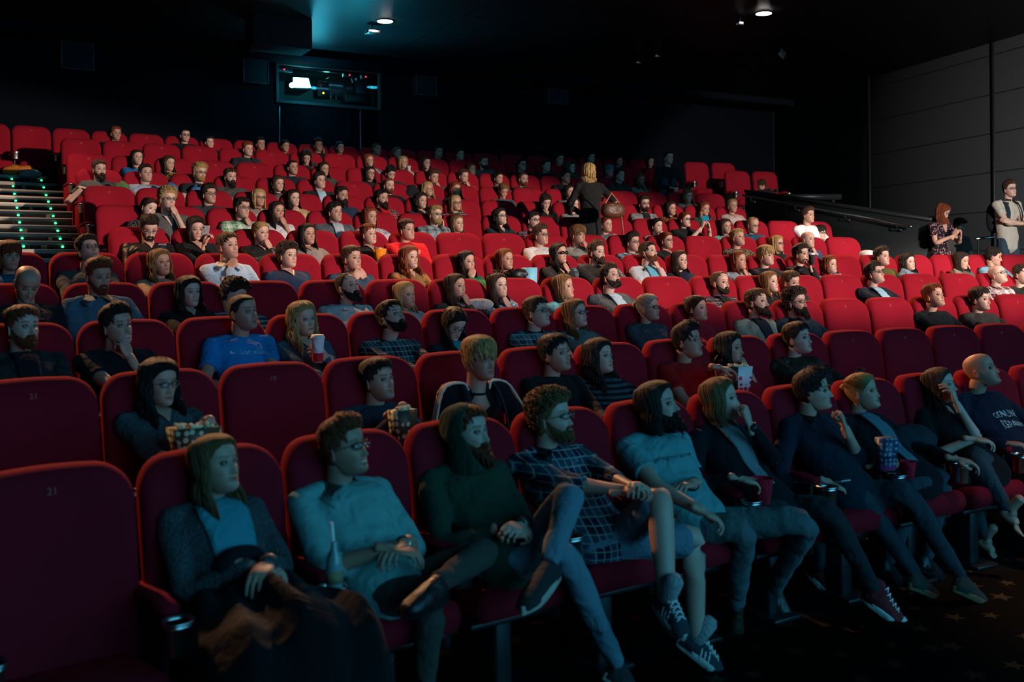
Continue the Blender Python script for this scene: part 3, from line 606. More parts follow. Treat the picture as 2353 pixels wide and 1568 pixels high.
    for sg, kk in ((-1, 'hl'), (1, 'hr')):      # explicit hands: pixel,pixel,delta
        if kk in e:
            q = e[kk].split(','); w = loc(K(float(q[0]), float(q[1]), d-float(q[2]))); arms[sg]['w'] = w
            if len(q) > 3: arms[sg]['hp'] = {'f': 'fist', 'g': 'grip', 'r': 'relax', 'p': 'point', 'l': 'flat'}[q[3]]
            if len(q) > 6: arms[sg]['fd'] = tuple(float(x) for x in q[4:7])
            if len(q) > 9: arms[sg]['pm'] = tuple(float(x) for x in q[7:10])
            arms[sg]['pole'] = (sg*.7, .2, -.8)
    slv = e.get('sl', 'long'); shirt = M(); l1, l2 = (.27, .245) if fem else (.295, .265)
    sc_a = 1.0; rs_ = .9 if fem else 1.0; rs_ *= (wd*.5+.5)
    TP, TR = torso_pts(pel, nb, fem, wd, stand)
    thick = {'leather': 1.06, 'puffer': 1.16, 'knit': 1.05}.get(kind, 1.0)
    shirt.add(tube(TP, [(w*thick, dd*thick) for w, dd in TR], 26, up=(0, -1, .001), e=.88))
    for sg in (-1, 1):
        shirt.add(tube([nb+np.array([0, .014, -.040]), (nb+S[sg])/2+np.array([0, .01, .008]), S[sg]], [.046*rs_, .050*rs_, .056*rs_], 12)); shirt.add(ell(S[sg], (.062*rs_*thick,)*3, 12, 8))
        A = arms[sg]; Eb, Wt = ik(S[sg], A['w'], l1, l2, A['pole']); A['e'] = Eb; A['wt'] = Wt
        fp = Eb+(Wt-Eb)*.94
        if not (pose == 'hid' and row > 3):
            body.add(tube(spl([S[sg], (S[sg]+Eb)/2, Eb, (Eb*.6+Wt*.4), Wt], 14), np.interp(np.linspace(0, 1, 14), [0, .25, .5, .62, .85, 1], [.045, .043, .038, .040, .029, .0255])*rs_, 12), skc)
            fd = np.array(A['fd'], float); body_hand = put_hand(body, A['hp'], hi, sg, Wt, fd, A['pm'], skc*np.array([1, .93, .9]))
        ra, re, rw = .060*rs_*thick, .050*rs_*thick, .036*thick*rs_
        if slv == 'long': shirt.add(tube(spl([S[sg], (S[sg]+Eb)/2, Eb, (Eb+Wt)/2, Eb+(Wt-Eb)*.97], 12), np.linspace(ra, rw, 12), 12))
        elif slv == 'roll': shirt.add(tube(spl([S[sg], (S[sg]+Eb)/2, Eb, Eb+(Wt-Eb)*.25], 10), np.linspace(ra, re, 10), 12))
        elif slv == 'short': shirt.add(tube([S[sg], S[sg]+(Eb-S[sg])*.35, S[sg]+(Eb-S[sg])*.62], [ra, ra*.98, ra*.98], 12, round_=False))
    # neck: joins head and torso
    hb = HM[:3, 3]+HM[:3, :3]@np.array([0, .030, -.055]); body.add(tube(spl([hb, (hb+nb)/2+np.array([0, .002, 0]), nb+np.array([0, .008, -.02]), nb+np.array([0, .015, -.09])], 10), [(r*(.86 if fem else 1.0), r*(.86 if fem else 1.0)) for r in (.056, .055, .055, .0545, .055, .057, .061, .068, .078, .088)], 18), skc)
    body.add(tube(TP[:-2], [(w*.86, dd*.86) for w, dd in TR[:-2]], 16, up=(0, -1, .001)), skc)
    col = s2l(tc.split('/')[0]); alt = s2l((tc.split('/')+['303030'])[1])
    b_o = ob('body', body, MAT['skin'], root, vc=True)
    if slv == 'none': pass
    sh_o = ob(e.get('g', 'shirt' if kind not in ('leather', 'puffer') else 'jacket'), shirt, MAT[kind], root, col, mods=(('R', .010 if hi else .0145), ('S', 4), ('D', TEX, .020 if hi else .016, root)))
    sh_o['alt'] = alt
    # neckline detail
    nk = e.get('n', 'crew'); tdir = (nb-pel)/np.linalg.norm(nb-pel)
    def ringat(c, r, rr, tilt, name, cc, mat='plain', gap=0.):
        t = np.linspace(-pi/2+gap, 3*pi/2-gap, 26, endpoint=gap > 0)
        pts = np.stack([r[0]*np.cos(t), r[1]*np.sin(t), -tilt*(-np.sin(t))*1.0], -1)+c
        if gap > 0: v = tube(pts, [rr]*26, 8)
        else:
            th = np.arange(8)/8*2*pi; o_ = []
            for i in range(26):
                rdir = pts[i]-c; rdir[2] = 0; rdir /= np.linalg.norm(rdir); o_.append(pts[i]+(rr if np.isscalar(rr) else rr)*(np.outer(np.cos(th), rdir)+np.outer(np.sin(th), (0, 0, 1))))
            V, Q, T = cap_grid(o_, False); Q = np.vstack([Q, [[25*8+k_, 25*8+(k_+1) % 8, (k_+1) % 8, k_] for k_ in range(8)]]); v = (V, Q, T)
        o = ob(name, M().add(v), MAT[mat], root, cc); o['alt'] = alt; return o
    f_ = .92 if fem else 1.0
    if nk == 'col':      # shirt collar: standing band with two points
        m = M(); c = nb+np.array([0, .008, .004])
        for sg in (-1, 1):
            t = np.linspace(.0, 1, 10); ph_ = sg*(.16+t*2.98); top = np.stack([.068*f_*np.sin(ph_), -.074*f_*np.cos(ph_), .052-.030*(1-t)**1.2+0*t], -1)+c
            low = np.stack([(.100+.075*(1-t)**2)*f_*np.sin(ph_+sg*.34*(1-t)**3), -(.100+.070*(1-t)**3)*f_*np.cos(ph_), .016-.062*(1-t)**2.2], -1)+c
            inn = (top+low)/2+(c-(top+low)/2)*np.array([.10, .10, 0]); m.add(cap_grid(np.stack([top, low, inn], 1)))
        o = ob('collar', m, MAT['flat'], root, tuple(min(1, 1.15*x) for x in col), smooth=False); o['alt'] = alt
    elif nk == 'hood': ringat(nb+np.array([0, .018, .000]), (.090*f_, .082*f_), .032, .030, 'hood', col, kind)
    elif nk == 'roll': ringat(nb+np.array([0, .006, .004]), (.058*f_, .058*f_), .020, .006, 'collar', col, kind)
    elif nk == 'crew': ringat(nb+np.array([0, .007, -.012]), (.066*f_, .067*f_), .0065, .014, 'neckband', tuple(.8*x for x in col), 'plain')
    # inner shirt wedge seen between open fronts
    if 'in' in e or nk == 'v':
        ic = s2l(e['in']) if 'in' in e else tuple(skc); n1, n2 = 12, 12; top = .99; bot = .15 if 'in' in e else .74
        grid = []
        for i in range(n1):
            t = bot+(top-bot)*i/(n1-1); w_ = np.interp(t, [.1, .5, .8, .95], [.035, .055, .062, .058])*fl('iw', 1) if 'in' in e else .048*(t-bot)/(top-bot)+.003
            c = np.array([np.interp(t, [-.16, .0, .2, .42, .62, .79, .905, .975, 1.01], np.array(TP)[:, q]) for q in range(3)]); dd = np.interp(t, [-.16, .0, .2, .42, .62, .79, .905, .975, 1.01], [r[1] for r in TR])*thick; ww = np.interp(t, [0, .2, .42, .62, .79, .905, .975, 1.01], [r[0] for r in TR[1:]])
            nrm = np.cross(latv, ax); nrm = nrm if nrm[1] < 0 else -nrm; grid.append([c+latv*x_*w_+nrm*(dd*(1-min((abs(x_)*w_/ww), .99)**2.4)**.42+(.010 if 'in' in e else .005)) for x_ in np.linspace(-1, 1, n2)])
        grid = np.array(grid); back = grid+np.array([0, .02, 0]); ring = np.concatenate([grid, back[:, ::-1]], 1)
        if 'in' in e: ob('undershirt', M().add(cap_grid(ring)), MAT['plain'], root, ic)
        else: ob('neckline', M().add(cap_grid(ring), skc), MAT['skin'], root, vc=True)
    if 'scarf' in e:
        o = ringat(nb+np.array([0, -.01, -.02]), (.088, .088), .034, .03, 'scarf', s2l(e['scarf']), 'floral'); o['alt'] = s2l('b03a30')
    # trousers
    lg = e.get('lg', '1c2230'); tr = M(); full_legs = row == 1 or stand
    knees = {}
    for sg in (-1, 1):
        hp = pel+np.array([sg*.085, 0, -.03]); kn = pel+np.array([sg*.13, -.40, .0]); an = np.array([sg*.14, pel[1]-.42, .09]); toe = None
        if stand: kn = np.array([nb[0]+sg*.10, nb[1]-.03, .50]); an = np.array([nb[0]+sg*.11, nb[1]+.03, .08])
        kk = 'll' if sg < 0 else 'lr'
        if kk in e:
            q = [float(x) for x in e[kk].split(',')]; kn = loc(K(q[0], q[1], q[2])); an = loc(K(q[3], q[4], q[5]) if q[5] > 1 else G(q[3], q[4], q[5])); toe = loc(K(q[6], q[7], q[8]) if q[8] > 1 else G(q[6], q[7], q[8]))
        knees[sg] = (hp, kn, an, toe)
        top = .085 if not fem else .080
        if 'shorts' in e:
            tr.add(tube([hp, (hp+kn)/2, hp+(kn-hp)*.93], [top, .080, .078], 14)); bd = M(); bd.add(tube(spl([hp+(kn-hp)*.8, kn, kn+(an-kn)*.35, an+(kn-an)*.1, an], 14), [.058, .058, .060, .058, .055, .054, .056, .054, .048, .043, .038, .035, .036, .036], 14), skc)
            ob('leg', bd, MAT['skin'], b_o, vc=True)
        else: tr.add(tube(spl([hp, (hp+kn)/2+np.array([0, 0, .008]), kn, (kn+an)/2, an+(kn-an)*.06], 14), np.interp(np.linspace(0, 1, 14), [0, .4, .5, .6, 1], [top, .072, .064, .062, .048 if 'slim' not in e else .038]), 14))
    tr.add(ell(pel+np.array([0, .0, -.02]), (.16*(.5+.5*wd), .13, .10) if not stand else (.14, .095, .09), 18, 10))
    if 'dress' in e: tr.add(tube([pel, pel-np.array([0, 0, .25]), pel-np.array([0, 0, .42])], [(.15, .12), (.19, .17), (.22, .20)], 20, round_=False))
    if full_legs or row <= 2 or stand:
        o = ob('trousers' if 'shorts' not in e and 'dress' not in e else ('shorts' if 'shorts' in e else 'skirt'), tr, MAT['denim'] if 'dress' not in e else MAT[kind], root, s2l(lg) if 'dress' not in e else col, mods=(('R', .012), ('S', 3), ('D', TEX, .02, root))); o['alt'] = alt
    if full_legs and 'nofeet' not in e:
        for sg in (-1, 1):
            hp, kn, an, toe = knees[sg]
            if toe is None: toe = an+np.array([sg*.03, -.20, -.055])
            shoe(root, an, toe, e.get('shoe', 'dark'), skc, b_o)
    # head dress
    seed2 = seed % 997
    hstyle = hs
    if hstyle == 'H':
        build_hair('L' if fem else 's', None, None, seed2, hc_, root, hm, hy, hi, .2); hood_shape(root, hm, nb, col, MAT[kind])
    elif hstyle == 'K': build_hair('K', None, None, seed2, s2l('1f6a78'), root, hm, hy, hi)
    elif hstyle != 'x': build_hair(hstyle, None, None, seed2, hc_, root, hm, hy, hi, fl('L', .27), fem, 300 if hi else (150 if row < 8 else 80))
    if hstyle in ('x', 'r'): pass
    if full or 'b' in e: build_beard(HP, HPH, root, hm, s2l(HAIRC[e.get('bc', hc)])if True else 0, full, seed2, hi)
    if 'G' in e: build_glasses(root, hm)
    if 'SG' in e: build_glasses(root, hm, True)
    if 'SH' in e:
        h2 = hm @ Matrix.Translation((0, .045, .085)) @ Matrix.Rotation(R(-38), 4, 'X'); build_glasses(root, h2, True)
    info = dict(root=root, row=row, k=k, px=px, desc=desc, chin=chin, arms=arms, H=H, nb=nb, pel=pel, S=S, TP=TP, TR=TR, shirt=sh_o, loc=loc, d=d, e=e, yaw=yaw, hm=hm, chest=chest, a=a_s, stand=stand)
    PEOPLE.append(info); return info
def hood_shape(root, hm, nb, col, mat):
    n1, n2 = 30, 44; v = np.linspace(0, 1, n1); zz = .1203-.30*v**1.15; O = []
    for z_ in zz:
        f0 = float(np.interp(z_, [-.18, -.12, 0, .05, .085, .10, .12], [.40, .85, 1.18, 1.12, .86, .52, .0])); ps = np.linspace(f0, 2*pi-f0, n2); ps = np.where(ps > pi, ps-2*pi, ps)
        B = base_xyz(np.full(n2, np.clip(z_, -.03, .1203)), ps); N = B-np.array([0, .01, -.01]); N /= np.linalg.norm(N, axis=-1)[:, None]; low = float(sm(-.06, -.17, z_)); o = B+N*(.026+.012*low); o[:, 2] = z_+.030*float(sm(.0, .12, z_)); o[:, 1] += .012+.01*low; o[:, 0] *= 1.03-.12*low; O.append(o)
    O = np.array(O); cc = np.array([0, .02, 0]); N = O-cc; N /= np.linalg.norm(N, axis=-1)[..., None]; ring = np.concatenate([O, (O-N*.012)[:, ::-1]], 1); V, Q, T = cap_grid(ring); HM = np.array(hm); ob('hood', M().add((V@HM[:3, :3].T+HM[:3, 3], Q, T)), mat, root, col)
def shoe(root, an, toe, kind, skc, body):
    an, toe = np.array(an), np.array(toe); f = toe-an; L = np.linalg.norm(f); f = f/L
    up = np.array([0, 0, 1.])-f*f[2]; up /= np.linalg.norm(up); s = np.cross(f, up); FR = np.stack([s, f, up], 1)
    if kind == 'bare':
        m = M(); m.add(ell(an-up*.025-f*.012, (.030, .034, .032), 14, 10)); m.add(tube(spl([an+up*.10, an+up*.02, an+f*.03-up*.012], 8), [.032, .031, .031, .032, .033, .034, .033, .030], 14)); m.add(tube(spl([an-f*.01-up*.03, an+f*.06-up*.030, an+f*L*.6-up*.045, an+f*(L-.02)-up*.054], 10), [(.030, .028), (.033, .032), (.034, .031), (.035, .029), (.036, .026), (.038, .023), (.040, .020), (.042, .017), (.041, .015), (.036, .012)], 14))
        for i in range(5): m.add(tube([an+f*(L-.035)-up*.055+s*(.030-.015*i), an+f*(L+.022-.008*i)-up*.058+s*(.034-.016*i)], [.011 if i else .013, .009], 8))
        ob('foot', m, MAT['skin2'], body, mods=(('R', .005), ('S', 4))); return
    h0 = -.055; pts = [(-.065, .000), (-.045, 0), (0, 0), (.06, 0), (.12, 0), (.17, 0), (.205, 0)]; k = (L+.03)/.21
    U = dict(dark=('1a1a1c', '0e0e10'), slip=('16120f', 'b5ab98'), red=('7c1016', 'd8d8cc'), boot=('3b2a1c', '1a140f'), stripe=('1d2a33', 'b8b8ae'), brown=('30241a', '6a5a40'))[kind]
    up_m = M(); hts = [.06, .085, .090, .075, .055, .042, .020] if kind != 'boot' and kind != 'red' else [.08, .13, .13, .085, .06, .046, .022]; ws = [.022, .033, .037, .040, .044, .042, .028]
    G_ = []
    for (y, _), h, w in zip(pts, hts, ws):
        t = np.linspace(0, 2*pi, 18, endpoint=False); c, sn = np.cos(t), np.sin(t); G_.append(np.stack([w*np.sign(c)*abs(c)**.8, np.full(18, y*k), np.where(sn > 0, h*abs(sn)**.9, -.004)], -1))
    V, Q, T = cap_grid(G_); o = ob('shoe', up_m.add((V@FR.T+an+up*h0, Q, T)), MAT['leather'] if kind in ('boot', 'dark') else MAT['denim'], root, s2l(U[0]))
    sl = M(); out = []
    for z, ex in ((-.022, -.002), (-.020, .002), (.006, .003), (.012, 0)):
        ring = []
        for t in np.linspace(0, 2*pi, 28, endpoint=False):
            y = .07+.143*math.sin(t); w = np.interp(y, [-.07, -.04, .05, .12, .17, .213], [.018, .034, .038, .045, .042, .012])
            ring.append((math.copysign(abs(math.cos(t))**.5, math.cos(t))*(w+ex), y*k, z))
        out.append(ring)
    V, Q, T = cap_grid(out); ob('sole', sl.add((V@FR.T+an+up*h0, Q, T)), MAT['plain'], o, s2l(U[1]))
    if kind in ('red', 'stripe'):
        la = M()
        for i in range(5):
            y = (.02+.026*i)*k; h = np.interp(y/k, [p[0] for p in pts], hts)+.002
            for sg in (-1, 1): la.add(tube([np.array([-sg*.024, y, h-.012]), np.array([0, y+.008, h+.002]), np.array([sg*.024, y+.016, h-.014])], [.0035]*3, 6))
        V = [v@FR.T+an+up*h0 for v in la.V]; la.V = V; ob('laces', la, MAT['plain'], o, (.75, .75, .7))
        if kind == 'red': ob('toe_cap', M().add(xf(ell((0, .185*k, .014), (.037, .034*k, .026), 14, 8), FR, an+up*h0)), MAT['rubber'], o)
        if kind == 'stripe':
            for i in range(3):
                for sg in (-1, 1): ob('stripe', M().add(xf(tube([(sg*.040, (.055+.024*i)*k, .005), (sg*.036, (.045+.024*i)*k, .03), (sg*.026, (.035+.024*i)*k, .052)], [.0045]*3, 6), FR, an+up*h0)), MAT['plain'], o, (.75, .75, .7))
    if kind == 'stripe': ob('sock', M().add(tube([an+up*.10, an+up*.05, an], [.041, .040, .041], 14)), MAT['knit'], root, (.35, .36, .36))
def printed(info, txt, size, dz=0., dx=0., colr=(.45, .47, .48), sp=1.):
    """lettering printed on the chest"""
    nb, pel = info['nb'], info['pel']; c = pel+(nb-pel)*(.62+dz); ax = (nb-pel)/np.linalg.norm(nb-pel); me = text_mesh(txt, size)
    lat = np.array([1., 0, 0]); n = np.cross(lat, ax); n = n if n[1] < 0 else -n
    o = bpy.data.objects.new('lettering', me); C.objects.link(o); o.parent = info['root']; me.materials.clear(); m_ = MAT['plain']; me.materials.append(m_); o.color = (*colr, 1)
    mt = Matrix.Identity(4)
    for i in range(3): mt[i][0], mt[i][1], mt[i][2], mt[i][3] = lat[i], ax[i], n[i], (c+n*.16+lat*dx)[i]
    me.transform(mt); s = o.modifiers.new('wrap', 'SHRINKWRAP'); s.target = info['shirt']; s.wrap_method = 'NEAREST_SURFACEPOINT'; s.offset = .002; s.wrap_mode = 'ABOVE_SURFACE'
    return o
